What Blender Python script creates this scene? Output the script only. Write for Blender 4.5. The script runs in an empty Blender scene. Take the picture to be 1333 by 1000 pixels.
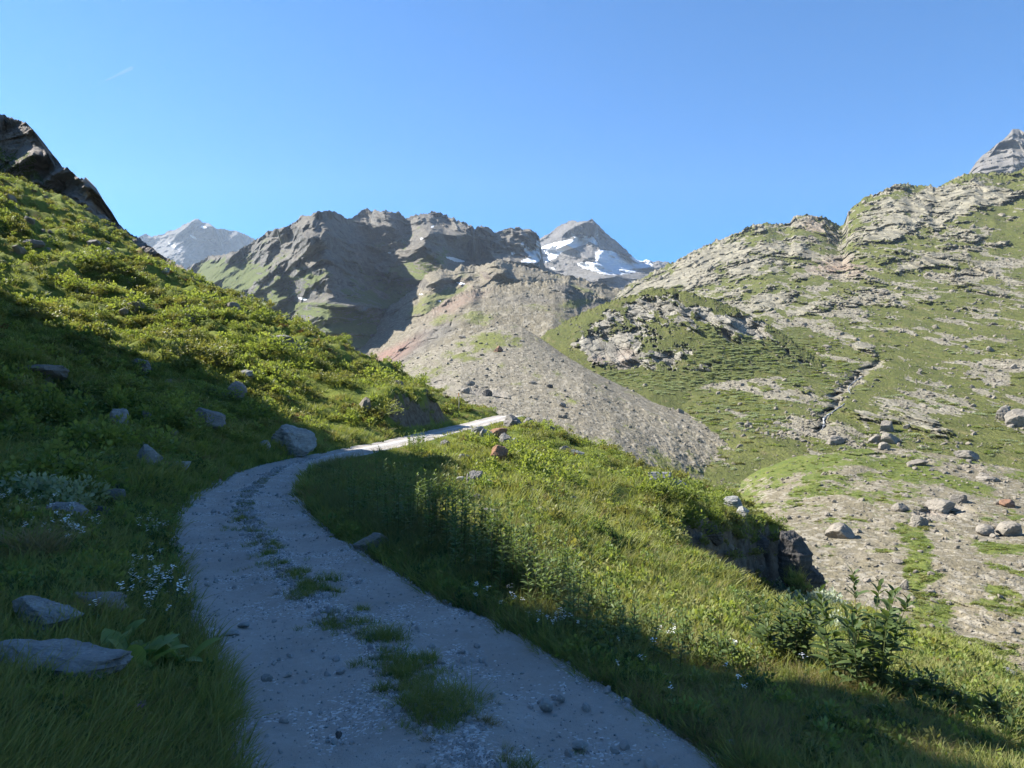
import bpy, math, random
import numpy as np
from mathutils import Vector, Matrix, Euler
rng = np.random.default_rng(7)
random.seed(7)
sc = bpy.context.scene
ROOT = sc.collection
F, CX, CY, CAMH = 952.0, 666.5, 500.0, 1.75
PITCH = math.atan(30/952)
cp, sp = math.cos(PITCH), math.sin(PITCH)
SUN_AZ, SUN_EL = math.radians(72), math.radians(40)      # to the left of the viewing direction
SUN = np.array([-math.sin(SUN_AZ)*math.cos(SUN_EL), math.cos(SUN_AZ)*math.cos(SUN_EL), math.sin(SUN_EL)])

# ------------------------------------------------------------------ helpers
def ray(px, py):
    a = (np.asarray(px, float)-CX)/F; b = (CY-np.asarray(py, float))/F
    return a/(cp-b*sp), (sp+b*cp)/(cp-b*sp)              # x per metre of y, z per metre of y
def P(px, py, D):
    ax, az = ray(px, py); D = np.asarray(D, float)
    return np.stack([ax*D, D+0*ax, CAMH+az*D], -1)
def project(p):
    x, y, z = p[..., 0], p[..., 1], p[..., 2]-CAMH
    d = y*cp+z*sp; u = -y*sp+z*cp
    return CX+F*x/d, CY-F*u/d
G3 = rng.normal(size=(256, 3)).astype(np.float32); G3 /= np.linalg.norm(G3, axis=1)[:, None]
PERM = np.concatenate([rng.permutation(256)]*3).astype(np.int32)
def noise(p, seed=0):
    p = p.astype(np.float32)+np.float32(seed*17.31+100.5)
    i0 = np.floor(p).astype(np.int32); f = p-i0; i0 &= 255
    u = f*f*f*(f*(f*6-15)+10)
    out = None
    X = [i0[..., 0], (i0[..., 0]+1) & 255]; Y = [i0[..., 1], (i0[..., 1]+1) & 255]; Z = [i0[..., 2], (i0[..., 2]+1) & 255]
    res = 0
    for dx in (0, 1):
        wx = u[..., 0] if dx else 1-u[..., 0]
        hx = PERM[X[dx]]
        for dy in (0, 1):
            wy = wx*(u[..., 1] if dy else 1-u[..., 1])
            hy = PERM[hx+Y[dy]]
            for dz in (0, 1):
                w = wy*(u[..., 2] if dz else 1-u[..., 2])
                g = G3[PERM[hy+Z[dz]] & 255]
                res = res+w*(g[..., 0]*(f[..., 0]-dx)+g[..., 1]*(f[..., 1]-dy)+g[..., 2]*(f[..., 2]-dz))
    return res*1.5
def fbm(p, o=5, gain=.5, seed=0):
    s = 0; a = 1.
    for k in range(o):
        s = s+a*noise(p*2.03**k, seed+k*3); a *= gain
    return s
def ridged(p, o=5, gain=.5, seed=0):
    s = 0; a = 1.; w = 1.
    for k in range(o):
        n = 1-np.abs(noise(p*2.03**k, seed+k*3))*1.6
        n = n*n*w; s = s+a*n; w = np.clip(n*1.4, 0, 1); a *= gain
    return s
def worley(p, seed=0):
    p = p.astype(np.float32)+np.float32(seed*9.7+60); i0 = np.floor(p).astype(np.int32); f = p-i0
    d1 = np.full(p.shape[:-1], 9., np.float32); d2 = d1.copy(); idv = np.zeros(p.shape[:-1], np.float32)
    for dx in (-1, 0, 1):
        hx = PERM[(i0[..., 0]+dx) & 255]
        for dy in (-1, 0, 1):
            hy = PERM[hx+((i0[..., 1]+dy) & 255)]
            for dz in (-1, 0, 1):
                h = PERM[hy+((i0[..., 2]+dz) & 255)] & 255
                g = G3[h]*.42+.5
                d = (f[..., 0]-dx-g[..., 0])**2+(f[..., 1]-dy-g[..., 1])**2+(f[..., 2]-dz-g[..., 2])**2
                c = d < d1
                d2 = np.where(c, d1, np.minimum(d2, d)); idv = np.where(c, h/255., idv); d1 = np.where(c, d, d1)
    return np.sqrt(d1), np.sqrt(d2), idv
def sstep(a, b, x):
    t = np.clip((x-a)/(b-a), 0, 1); return t*t*(3-2*t)
def blur(a, n, axis):
    if n < 1: return a
    k = np.exp(-np.linspace(-2, 2, 2*n+1)**2); k /= k.sum()
    a = np.moveaxis(a, axis, 0)
    e = np.concatenate([2*a[:1]-a[n:0:-1], a, 2*a[-1:]-a[-2:-n-2:-1]], 0)
    out = sum(k[i]*e[i:i+a.shape[0]] for i in range(2*n+1))
    return np.moveaxis(out, 0, axis)
def mesh_np(name, verts, faces, mat=None, smooth=True, attrs=None, parent=None, link=True):
    verts = np.asarray(verts, np.float32).reshape(-1, 3); faces = np.asarray(faces, np.int32)
    me = bpy.data.meshes.new(name); k = faces.shape[1]
    me.vertices.add(len(verts)); me.vertices.foreach_set('co', verts.ravel())
    me.loops.add(faces.size); me.loops.foreach_set('vertex_index', faces.ravel())
    me.polygons.add(len(faces)); me.polygons.foreach_set('loop_start', np.arange(len(faces), dtype=np.int32)*k)
    me.polygons.foreach_set('use_smooth', np.full(len(faces), smooth))
    me.update(calc_edges=True)
    for n, v in (attrs or {}).items():
        v = np.asarray(v, np.float32)
        a = me.attributes.new(n, 'FLOAT', 'POINT'); a.data.foreach_set('value', v.ravel())
    if mat: me.materials.append(mat)
    o = bpy.data.objects.new(name, me)
    if link: ROOT.objects.link(o)
    if parent: o.parent = parent
    return o
def grid_faces(ny, nx, off=0):
    i = np.arange(ny*nx).reshape(ny, nx)+off
    return np.stack([i[:-1, :-1], i[:-1, 1:], i[1:, 1:], i[1:, :-1]], -1).reshape(-1, 4)
def grid_normals(p):
    du = np.gradient(p, axis=1); dv = np.gradient(p, axis=0)
    n = np.cross(du, dv); n /= np.linalg.norm(n, axis=-1, keepdims=True)+1e-9
    return n*np.sign(n[..., 2:3]+1e-9)
def tag(o, label=None, cat=None, group=None, kind=None):
    if label: o['label'] = label
    if cat: o['category'] = cat
    if group: o['group'] = group
    if kind: o['kind'] = kind
    return o
def empty(name, loc):
    o = bpy.data.objects.new(name, None); o.empty_display_size = .1; ROOT.objects.link(o); o.location = loc; return o

# ------------------------------------------------------------------ materials
class NT:
    def __init__(s, name):
        s.m = bpy.data.materials.new(name); s.m.use_nodes = True; s.t = s.m.node_tree; s.t.nodes.clear()
        s.out = s.n('ShaderNodeOutputMaterial'); s.tc = s.n('ShaderNodeTexCoord')
    def n(s, k, **kw):
        x = s.t.nodes.new(k)
        for a, b in kw.items(): setattr(x, a, b)
        return x
    def put(s, sock, v):
        if isinstance(v, bpy.types.NodeSocket): s.t.links.new(v, sock)
        elif isinstance(v, (tuple, list)) and len(v) == 3 and sock.type == 'RGBA': sock.default_value = (*v, 1)
        else: sock.default_value = v
    def noise(s, scale, detail=4, rough=.55, co=None, out='Fac', dist=0):
        x = s.n('ShaderNodeTexNoise'); x.inputs['Scale'].default_value = scale; x.inputs['Detail'].default_value = detail
        x.inputs['Roughness'].default_value = rough; x.inputs['Distortion'].default_value = dist
        s.put(x.inputs['Vector'], co or s.tc.outputs['Object']); return x.outputs[out]
    def voro(s, scale, co=None, feature='F1', out='Distance', rnd=1):
        x = s.n('ShaderNodeTexVoronoi', feature=feature); x.inputs['Scale'].default_value = scale
        x.inputs['Randomness'].default_value = rnd
        s.put(x.inputs['Vector'], co or s.tc.outputs['Object']); return x.outputs[out]
    def ramp(s, fac, stops):
        x = s.n('ShaderNodeValToRGB'); e = x.color_ramp.elements
        while len(e) < len(stops): e.new(.5)
        for el, (p, c) in zip(e, stops):
            el.position = p; el.color = (*c, 1) if isinstance(c, (tuple, list)) else (c, c, c, 1)
        s.put(x.inputs['Fac'], fac); return x.outputs['Color']
    def math(s, op, a, b=0., c=0.):
        x = s.n('ShaderNodeMath', operation=op)
        for i, v in enumerate((a, b, c)): s.put(x.inputs[i], v)
        return x.outputs[0]
    def mix(s, fac, a, b, mode='MIX'):
        x = s.n('ShaderNodeMix', data_type='RGBA', blend_type=mode)
        s.put(x.inputs[0], fac); s.put(x.inputs[6], a); s.put(x.inputs[7], b); return x.outputs[2]
    def attr(s, name): 
        return s.n('ShaderNodeAttribute', attribute_name=name).outputs['Fac']
    def ss(s, lo, hi, v):
        x = s.n('ShaderNodeMapRange', interpolation_type='SMOOTHSTEP'); s.put(x.inputs[0], v)
        x.inputs[1].default_value = lo; x.inputs[2].default_value = hi; return x.outputs[0]
    def bump(s, h, strength, dist, normal=None):
        x = s.n('ShaderNodeBump'); s.put(x.inputs['Height'], h); x.inputs['Strength'].default_value = strength
        x.inputs['Distance'].default_value = dist
        if normal: s.put(x.inputs['Normal'], normal)
        return x.outputs['Normal']
    def mapping(s, scale=(1, 1, 1), rot=(0, 0, 0)):
        x = s.n('ShaderNodeMapping'); x.inputs['Scale'].default_value = scale; x.inputs['Rotation'].default_value = rot
        s.put(x.inputs['Vector'], s.tc.outputs['Object']); return x.outputs[0]
    def surf(s, col, rough=.9, normal=None, spec=.15):
        b = s.n('ShaderNodeBsdfPrincipled'); s.put(b.inputs['Base Color'], col); s.put(b.inputs['Roughness'], rough)
        b.inputs['Specular IOR Level'].default_value = spec
        if normal: s.put(b.inputs['Normal'], normal)
        s.t.links.new(b.outputs[0], s.out.inputs['Surface']); return s.m

def terrain_mat(name, S, rock, grass, scree=None, lich=(.30, .30, .20), bump=.5, yst=.42):
    """S: metres of the characteristic rock block; masks come from the point attributes grass, scree, snow, red."""
    t = NT(name); iso = t.mapping((1, yst, 1)); N0, V0 = t.noise, t.voro
    t.noise = lambda *a, **k: N0(*a, **{**k, 'co': iso}); t.voro = lambda *a, **k: V0(*a, **{**k, 'co': iso})
    n1 = t.noise(1/S*.35, 6, .6); n2 = t.noise(3./S, 6, .65); n3 = t.noise(9./S, 4, .6)
    vor = t.voro(1.3/S, feature='F1', out='Color'); vd = t.voro(1.3/S, feature='DISTANCE_TO_EDGE')
    r = t.mix(n1, rock[0], rock[1])
    r = t.mix(t.math('MULTIPLY', t.ss(.35, .75, n2), .7), r, rock[2])
    bw = t.n('ShaderNodeSeparateColor'); t.put(bw.inputs[0], vor)
    r = t.mix(.55, r, t.mix(bw.outputs[0], tuple(c*.6 for c in rock[0]), tuple(min(c*1.5, .6) for c in rock[1])))
    r = t.mix(t.math('MULTIPLY', t.ss(.55, .7, n3), .35), r, lich)
    g1 = t.noise(.45/S, 5, .6); g2 = t.noise(5./S, 5, .7); g3 = t.noise(1.6/S, 4, .6)
    g = t.mix(t.ss(.35, .65, g1), grass[0], grass[1])
    g = t.mix(t.math('MULTIPLY', t.ss(.4, .7, g2), .75), g, grass[2])
    g = t.mix(t.math('MULTIPLY', t.ss(.52, .70, g3), .8), g, grass[3])
    g = t.mix(t.math('MULTIPLY', t.ss(.50, .62, t.noise(1.1/S, 6, .75)), .65), g, grass[2])
    red = t.mix(t.ss(.4, .6, n2), (.30, .15, .10), (.24, .15, .12))
    r = t.mix(t.math('MULTIPLY', t.attr('red'), t.ss(.3, .6, n2)), r, red)
    col = r
    if scree:
        sn = t.noise(7./S, 5, .7); sv = t.voro(3.2/S, out='Color')
        sb = t.n('ShaderNodeSeparateColor'); t.put(sb.inputs[0], sv)
        s = t.mix(t.ss(.3, .7, t.noise(.25/S, 5, .6)), scree[0], scree[1])
        s = t.mix(t.math('MULTIPLY', t.ss(.55, .9, sb.outputs[0]), .8), s, scree[2])
        s = t.mix(t.math('MULTIPLY', t.ss(.5, .7, sn), .6), s, tuple(c*.55 for c in scree[0]))
        col = t.mix(t.attr('scree'), col, s)
    ge = t.math('ADD', t.attr('grass'), t.math('MULTIPLY', t.math('SUBTRACT', t.noise(4./S, 6, .7), .5), 1.1))
    gm = t.ss(.38, .62, ge)
    col = t.mix(gm, col, g)
    se = t.math('ADD', t.attr('snow'), t.math('MULTIPLY', t.math('SUBTRACT', t.noise(1.6/S, 7, .72), .5), 1.7))
    col = t.mix(t.ss(.45, .55, se), col, (.66, .68, .71))
    rockm = t.math('MULTIPLY', t.math('SUBTRACT', 1., t.attr('scree')), t.math('SUBTRACT', 1., gm))
    hb = t.math('ADD', t.math('MULTIPLY', n2, .6), t.math('ADD', t.math('MULTIPLY', t.math('MULTIPLY', t.math('MINIMUM', vd, .12), 1.5), rockm), t.math('MULTIPLY', n3, .35)))
    hb = t.math('ADD', hb, t.math('MULTIPLY', t.noise(26./S, 3, .6), .15))
    nrm = t.bump(hb, bump, S*.55)
    return t.surf(col, .92, nrm, .1)

def leaf_mat(name, cols, transl=.4, var=.35, rough=.55, scale=6.):
    t = NT(name)
    oi = t.n('ShaderNodeObjectInfo')
    geo = t.n('ShaderNodeNewGeometry'); n = t.math('ADD', t.math('MULTIPLY', t.noise(1.1, 4, .65, co=geo.outputs['Position']), .6), t.math('MULTIPLY', t.noise(9., 3, .6, co=geo.outputs['Position']), .4))
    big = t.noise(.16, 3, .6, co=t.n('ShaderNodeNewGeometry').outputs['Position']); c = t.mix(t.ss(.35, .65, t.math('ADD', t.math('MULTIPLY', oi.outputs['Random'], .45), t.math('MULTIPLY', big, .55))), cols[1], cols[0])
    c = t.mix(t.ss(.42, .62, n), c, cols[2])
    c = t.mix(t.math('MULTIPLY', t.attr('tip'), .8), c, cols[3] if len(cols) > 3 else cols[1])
    b = t.n('ShaderNodeBsdfPrincipled'); t.put(b.inputs['Base Color'], c); b.inputs['Roughness'].default_value = rough
    b.inputs['Specular IOR Level'].default_value = .2
    tr = t.n('ShaderNodeBsdfTranslucent'); t.put(tr.inputs['Color'], t.mix(1., c, (1.25, 1.2, .6), 'MULTIPLY'))
    mx = t.n('ShaderNodeMixShader'); mx.inputs[0].default_value = transl
    t.t.links.new(b.outputs[0], mx.inputs[1]); t.t.links.new(tr.outputs[0], mx.inputs[2])
    t.t.links.new(mx.outputs[0], t.out.inputs['Surface']); return t.m

def stone_mat(name, a, b, c, scale=1., lichen=.35, spec=.2):
    t = NT(name)
    n1 = t.noise(2.2*scale, 7, .65); n2 = t.noise(9*scale, 6, .7); n3 = t.noise(30*scale, 4, .7)
    oi = t.n('ShaderNodeObjectInfo')
    st = t.noise(3*scale, 6, .7, co=t.mapping((.5, .5, 4), (.35, .2, 0)))
    col = t.mix(t.ss(.35, .65, n1), a, b)
    col = t.mix(t.math('MULTIPLY', t.ss(.45, .65, st), .55), col, c)
    col = t.mix(t.math('MULTIPLY', t.ss(.58, .66, n2), lichen), col, (.44, .45, .38))
    col = t.mix(t.math('MULTIPLY', t.ss(.6, .7, n1), lichen), col, (.09, .09, .08))
    col = t.mix(t.ss(.3, .8, n3), t.mix(1., col, (.72, .72, .74), 'MULTIPLY'), col)
    col = t.mix(oi.outputs['Random'], t.mix(1., col, (.8, .8, .8), 'MULTIPLY'), col)
    h = t.math('ADD', t.math('MULTIPLY', st, .8), t.math('ADD', t.math('MULTIPLY', n2, .5), t.math('MULTIPLY', n3, .2)))
    return t.surf(col, .85, t.bump(h, .55, .08/scale), spec)

GRASS_FAR = [(.116, .124, .035), (.088, .100, .029), (.062, .070, .022), (.140, .124, .056)]
GRASS_MID = [(.120, .150, .030), (.085, .120, .025), (.050, .070, .018), (.150, .135, .045)]
M = {}
M['valley'] = terrain_mat('valley_mat', 2.5, [(.22, .19, .15), (.30, .27, .22), (.16, .14, .12)], [(.13, .15, .035), (.10, .125, .03), (.06, .085, .022), (.16, .145, .06)],
                          [(.155, .135, .090), (.182, .160, .11), (.28, .255, .205)], bump=.6, yst=.9)
M['slope'] = terrain_mat('slope_mat', 6., [(.170, .157, .118), (.215, .198, .15), (.115, .107, .086)], GRASS_FAR,
                         [(.185, .168, .118), (.22, .198, .148), (.30, .275, .225)], bump=.8)
M['knoll'] = terrain_mat('knoll_mat', 5., [(.205, .19, .158), (.255, .237, .197), (.145, .137, .118)], GRASS_FAR,
                         [(.25, .235, .18), (.27, .25, .2), (.36, .33, .28)], bump=.9)
M['moraine'] = terrain_mat('moraine_mat', 3., [(.20, .18, .155), (.26, .235, .20), (.15, .135, .12)], [(.145, .155, .045), (.12, .13, .038), (.085, .095, .03), (.17, .155, .065)],
                           [(.158, .139, .101), (.178, .159, .117), (.27, .245, .195)], bump=.55)
M['upper'] = terrain_mat('upper_mat', 8., [(.112, .102, .088), (.148, .136, .115), (.075, .07, .064)], [(.16, .165, .06), (.13, .14, .05), (.10, .105, .045), (.19, .17, .08)],
                         [(.150, .130, .09), (.172, .150, .105), (.25, .225, .175)], bump=.7)
M['massif'] = terrain_mat('massif_mat', 14., [(.100, .096, .089), (.136, .129, .117), (.068, .066, .063)], [(.115, .135, .045), (.10, .12, .04), (.08, .095, .035), (.13, .13, .055)],
                          [(.130, .118, .098), (.148, .134, .110), (.19, .175, .15)], bump=.8)
M['peak'] = terrain_mat('peak_mat', 30., [(.105, .098, .093), (.145, .134, .125), (.075, .072, .07)], GRASS_FAR,
                        [(.125, .118, .108), (.145, .138, .126), (.19, .18, .17)], bump=.8)
M['paleface'] = terrain_mat('paleface_mat', 25., [(.155, .145, .13), (.20, .185, .165), (.11, .103, .096)], GRASS_FAR,
                            [(.15, .142, .128), (.175, .162, .146), (.2, .19, .18)], bump=.8)
M['cliff'] = terrain_mat('cliff_mat', 3., [(.20, .178, .158), (.26, .23, .20), (.13, .118, .108)], GRASS_MID,
                         [(.2, .18, .15), (.22, .2, .16), (.3, .27, .23)], bump=.9)

# ------------------------------------------------------------------ far terrain: ridges lofted from foot to crest at their own distance
LAYERS = {}
def poly(pts, xs, k):
    pts = np.asarray(pts, float); return np.interp(xs, pts[:, 0], pts[:, k])
def layer(name, rows, px0, px1, nx, ny, relief, masks, mat, back=.7, sm=(10, 10), ctrl=None, ysq=.3, jag=0.):
    xs = np.linspace(px0, px1, nx); v = np.linspace(0, 1, ny)
    R = len(rows); rp = np.array([poly(r, xs, 1) for r in rows]); rd = np.log(np.array([poly(r, xs, 2) for r in rows]))
    rv = np.linspace(0, 1, R) if ctrl is None else np.asarray(ctrl)
    idx = np.clip(np.searchsorted(rv, v, side='right')-1, 0, R-2); t = ((v-rv[idx])/(rv[idx+1]-rv[idx]))[:, None]
    py = rp[idx]*(1-t)+rp[idx+1]*t; ld = rd[idx]*(1-t)+rd[idx+1]*t
    jn = np.stack([np.broadcast_to(xs, py.shape), py*.9, 0*py], -1)/8.; wj = np.exp(-np.clip(py-py[-1:], 0, 999)/7.); py = py+jag*wj*(1.3*noise(jn, 71)+.9*noise(jn*2.7, 72)+.5*noise(jn*6.5, 73))
    ld = blur(blur(ld, sm[0], 1), sm[1], 0)
    PX = np.broadcast_to(xs, py.shape)
    p = P(PX, py, np.exp(ld))
    A = np.array([1., ysq, 1.]); d = relief(p*A, PX, py)                                   # metres towards (-) or away (+)
    ax, az = ray(PX, py)
    p = p+np.stack([ax, np.ones_like(ax), az], -1)*d[..., None]
    nrm = grid_normals(p)
    at = masks(p*A, PX, py, nrm); at0 = at
    nb = 14; D0 = p[-1, :, 1]; step = (D0.mean()*.35/nb)
    bk = [p[-1]+np.stack([0*D0, step*k*np.ones_like(D0), -back*step*(k+.25*k*k/nb)*np.ones_like(D0)], -1)+noise(np.stack([p[-1, :, 0], p[-1, :, 1]+step*k, 0*D0], -1)/(step*3), 5)[:, None]*np.array([0, 0, step*.5]) for k in range(1, nb+1)]
    full = np.concatenate([p, np.array(bk)], 0)
    at = {k: np.concatenate([a, np.repeat(a[-1:], nb, 0)], 0) for k, a in at.items()}
    o = mesh_np(name, full, grid_faces(ny+nb, nx)[:, ::-1], M[mat], attrs=at)
    tag(o, kind='structure')
    pj = project(p)
    LAYERS[name] = dict(p=p, n=nrm, px=pj[0], py=pj[1], xs=xs, at=at0)
    return o
def blobs(PX, py, lst):
    s = 0
    for (x, y, rx, ry, ang, w) in lst:
        c, n = math.cos(math.radians(ang)), math.sin(math.radians(ang))
        u = ((PX-x)*c+(py-y)*n)/rx; v = (-(PX-x)*n+(py-y)*c)/ry
        s = s+w*np.exp(-(u*u+v*v)**1.5)
    return s
Z = lambda a: np.zeros_like(a)

# --- far peak, left
crestA = [(60, 330), (150, 318), (180, 309), (190, 305), (200, 308), (215, 303), (222, 300), (230, 298), (238, 293), (245, 290), (252, 286), (258, 284), (263, 288), (270, 290), (278, 295), (285, 298), (293, 298), (300, 300), (308, 302), (315, 303), (328, 309), (345, 318), (400, 335)]
def relA(p, PX, py):
    q = p/420.
    buttress = 260*np.abs((PX-(258-(py-286)*.55))/60.)*np.where(PX > 258-(py-286)*.55, 1.9, .9)
    return buttress-260*ridged(q, 6, .55, 3)+120*fbm(q*3, 4, .55, 9)
layer('far_peak', [[(60, 420, 3900), (258, 420, 3600), (400, 420, 3800)], [(60, 360, 4250), (258, 345, 4050), (400, 370, 4200)], [(x, y, 4500) for x, y in crestA]], 60, 400, 360, 190, relA,
      lambda p, PX, py, n: dict(grass=Z(py), scree=sstep(.55, .8, n[..., 2]), red=Z(py), snow=blobs(PX, py, [(265, 296, 5, 2, 20, 1), (278, 313, 4, 2.5, 10, 1), (252, 309, 6, 2, 30, .8), (228, 322, 20, 4, 30, .45)])), 'peak', sm=(3, 3), jag=1.3)
# --- far peak, right edge
crestB = [(1230, 250), (1255, 235), (1270, 212), (1278, 203), (1288, 196), (1298, 187), (1306, 182), (1313, 175), (1318, 168), (1326, 168), (1333, 172), (1345, 165), (1370, 180), (1420, 176), (1500, 200), (1600, 220)]
def relB(p, PX, py):
    q = p/170.
    return -55*ridged(q, 6, .6, 23)-22*ridged(q*3.2, 5, .65, 29)-25*np.abs(PX-1322)/60
layer('far_peak_right', [[(1230, 300, 1500), (1600, 300, 1400)], [(x, y, 1900) for x, y in crestB]], 1235, 1600, 330, 120, relB,
      lambda p, PX, py, n: dict(grass=Z(py), scree=sstep(.55, .8, n[..., 2]), red=Z(py), snow=blobs(PX, py, [(1331, 209, 4, 3, 0, 1)])), 'paleface', sm=(3, 3))
# --- snow peak
crestC = [(640, 345), (680, 330), (705, 309), (712, 305), (719, 301), (726, 296), (732, 292.5), (739, 290), (746, 287), (752, 288), (759, 288), (765, 286), (771, 285), (776, 290), (783, 297), (790, 304), (797, 310), (803.5, 314.6), (810, 321), (817, 326.5), (824, 334), (830, 338), (837, 339), (844, 338), (850, 340), (858, 339), (880, 345), (930, 350)]
def relC(p, PX, py):
    q = p/260.
    return 300*np.abs((PX-(771+(py-285)*.25))/70.)-230*ridged(q*1.1, 6, .52, 43)+80*fbm(q*3, 4, .55, 49)
SNOW_C = [(712, 330, 22, 9, -18, 1.7), (738, 319, 30, 6, -12, 1.4), (770, 320, 14, 4, 8, 0), (700, 340, 12, 8, -20, .8), (765, 303, 14, 5, 8, 1.3), (772, 314, 8, 3, 35, 1.), (788, 338, 20, 8, 25, 1.2), (812, 346, 30, 10, -8, 1.7), (800, 333, 18, 5, 20, 1.0), (838, 343, 12, 4, 10, 1.), (745, 305, 8, 2, 40, .9), (812, 322, 4, 2, 40, .7), (770, 346, 26, 6, 12, 1.), (784, 379, 16, 3.5, 28, 1.3), (770, 376, 5, 2, 10, .8), (690, 352, 8, 4, 30, .6), (752, 334, 20, 7, 0, -1.6), (748, 296, 14, 7, -30, -.8), (720, 350, 8, 3, 20, .5)]
layer('snow_peak', [[(640, 420, 1500), (930, 420, 1500)], [(640, 385, 1900), (780, 375, 1900), (930, 385, 1900)], [(640, 358, 2500), (780, 352, 2450), (930, 360, 2500)], [(x, y, 3000) for x, y in crestC]], 640, 930, 480, 260, relC,
      lambda p, PX, py, n: dict(grass=Z(py), scree=np.maximum(sstep(350, 365, py), sstep(.6, .8, n[..., 2])), red=Z(py), snow=np.clip(blobs(PX, py, SNOW_C), 0, 1.2)), 'peak', sm=(3, 3), jag=1.3)
# --- grey massif in the middle
crestD = [(150, 400), (200, 372), (246, 348), (262, 340), (275, 334), (285, 333), (296, 331), (306, 328), (317, 323), (328, 314), (338, 308), (346, 303), (354, 298.5), (364, 296), (375, 294.6), (384, 288), (393, 281.5), (399, 281), (406, 279), (412, 276), (420, 275), (427, 273.6), (435, 276), (443, 279), (449, 283), (456, 284), (463, 280), (470, 275), (477, 271), (483, 275), (490, 273), (496, 276), (501, 274), (508, 275), (515, 277), (519, 274), (523, 279), (528, 284), (536, 282), (545, 279), (552, 277), (560, 277), (569, 277), (578, 280), (586, 284), (592, 286), (600, 291), (604, 289), (608, 292), (613, 294), (618, 298), (623, 295), (627, 293.5), (635, 296), (640, 299), (644, 303), (649, 302), (654, 300), (659, 300), (664, 297), (670, 298), (676, 296), (682, 297), (688, 299), (693, 302), (698, 304), (702, 309), (705, 326), (708, 345), (715, 352), (740, 360), (780, 372)]
def crestdepth(x): return np.interp(x, [150, 246, 340, 425, 470, 520, 560, 600, 650, 705, 780], [1450, 1400, 1180, 1080, 1250, 1420, 1400, 1450, 1550, 1650, 1700])
def relD(p, PX, py):
    q = p/150.
    w1, w2, wid = worley(p/np.array([55., 55., 62.]), 3); v1, v2, vid = worley(p/np.array([22., 22., 26.]), 4); u1, u2, uid = worley(p/9., 6)
    nose = 420*blobs(PX, py, [(415, 350, 36, 130, -12, -.36), (500, 345, 32, 110, -20, .5), (350, 345, 16, 60, -15, -.14), (385, 320, 10, 26, -20, .12), (560, 320, 22, 40, -35, -.35), (620, 335, 18, 30, -35, .35), (500, 290, 16, 25, -20, -.3), (530, 300, 12, 20, -20, .25), (600, 310, 14, 22, -30, -.2)])
    rock = 1-sstep(.2, .8, grassD(p, PX, py))*.75
    return nose+rock*(-85*ridged(p/np.array([120., 120., 125.]), 6, .5, 63)+14*wid+36*w1+9*vid+20*v1+3*uid+8*u1-20*ridged(p/30., 5, .52, 64))+14*fbm(q*3.5, 5, .5, 69)
GD = [(290, 350, 40, 10, -28, .6), (380, 372, 30, 12, -10, .5), (460, 440, 40, 16, 20, .5), (310, 365, 40, 14, -28, 1.), (350, 385, 60, 10, -20, .9), (420, 405, 60, 8, 8, .8), (330, 412, 40, 7, -10, .8), (470, 420, 30, 10, 30, .7), (270, 352, 16, 12, 0, .7), (545, 350, 40, 14, -25, .8), (495, 365, 30, 25, 30, .2), (440, 430, 60, 6, 0, .5), (520, 400, 20, 20, 20, .5)]
def grassD(p, PX, py): return np.clip(blobs(PX, py, GD), 0, 1)
def mskD(p, PX, py, n):
    sl = n[..., 2]; g = grassD(p, PX, py)+.35*fbm(p/40., 4, .6, 8)
    return dict(grass=np.clip(g*1.35*sstep(.08, .36, sl)+.34*sstep(.3, .6, sl)*sstep(330, 390, py)+.15*sstep(.4, .7, sl), 0, 1), scree=np.clip(sstep(.35, .65, sl)+blobs(PX, py, [(545, 345, 50, 30, -20, .7), (500, 430, 50, 30, 30, .8), (530, 370, 30, 20, 0, .6)]), 0, 1), red=Z(py),
                snow=blobs(PX, py, [(394, 389, 7, 1.8, 12, 1), (590, 337, 12, 2, 12, 1), (507, 329, 3, 1.5, 0, .9), (549, 311, 3, 2, 0, .8), (563, 295, 3, 1.5, -30, .8), (686, 325, 4, 5, 0, .9), (680, 318, 3, 6, 20, .7), (597, 340, 8, 1.5, 5, .9), (696, 334, 9, 9, -30, 1.1), (684, 341, 6, 4, 0, .9), (701, 318, 4, 6, 0, .9), (668, 330, 4, 3, 20, .6)]))
layer('massif', [[(150, 560, 800), (430, 540, 560), (780, 540, 620)], [(150, 470, 1020), (300, 450, 880), (430, 440, 720), (545, 425, 850), (780, 420, 960)], [(150, 430, 1180), (300, 388, 1030), (425, 395, 870), (540, 368, 1060), (620, 360, 1250), (780, 385, 1350)]] +
      [[(x, y, crestdepth(x)) for x, y in crestD]], 150, 780, 900, 470, relD, mskD, 'massif', sm=(8, 8), jag=2.2, ctrl=[0, .3, .6, 1])
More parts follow.
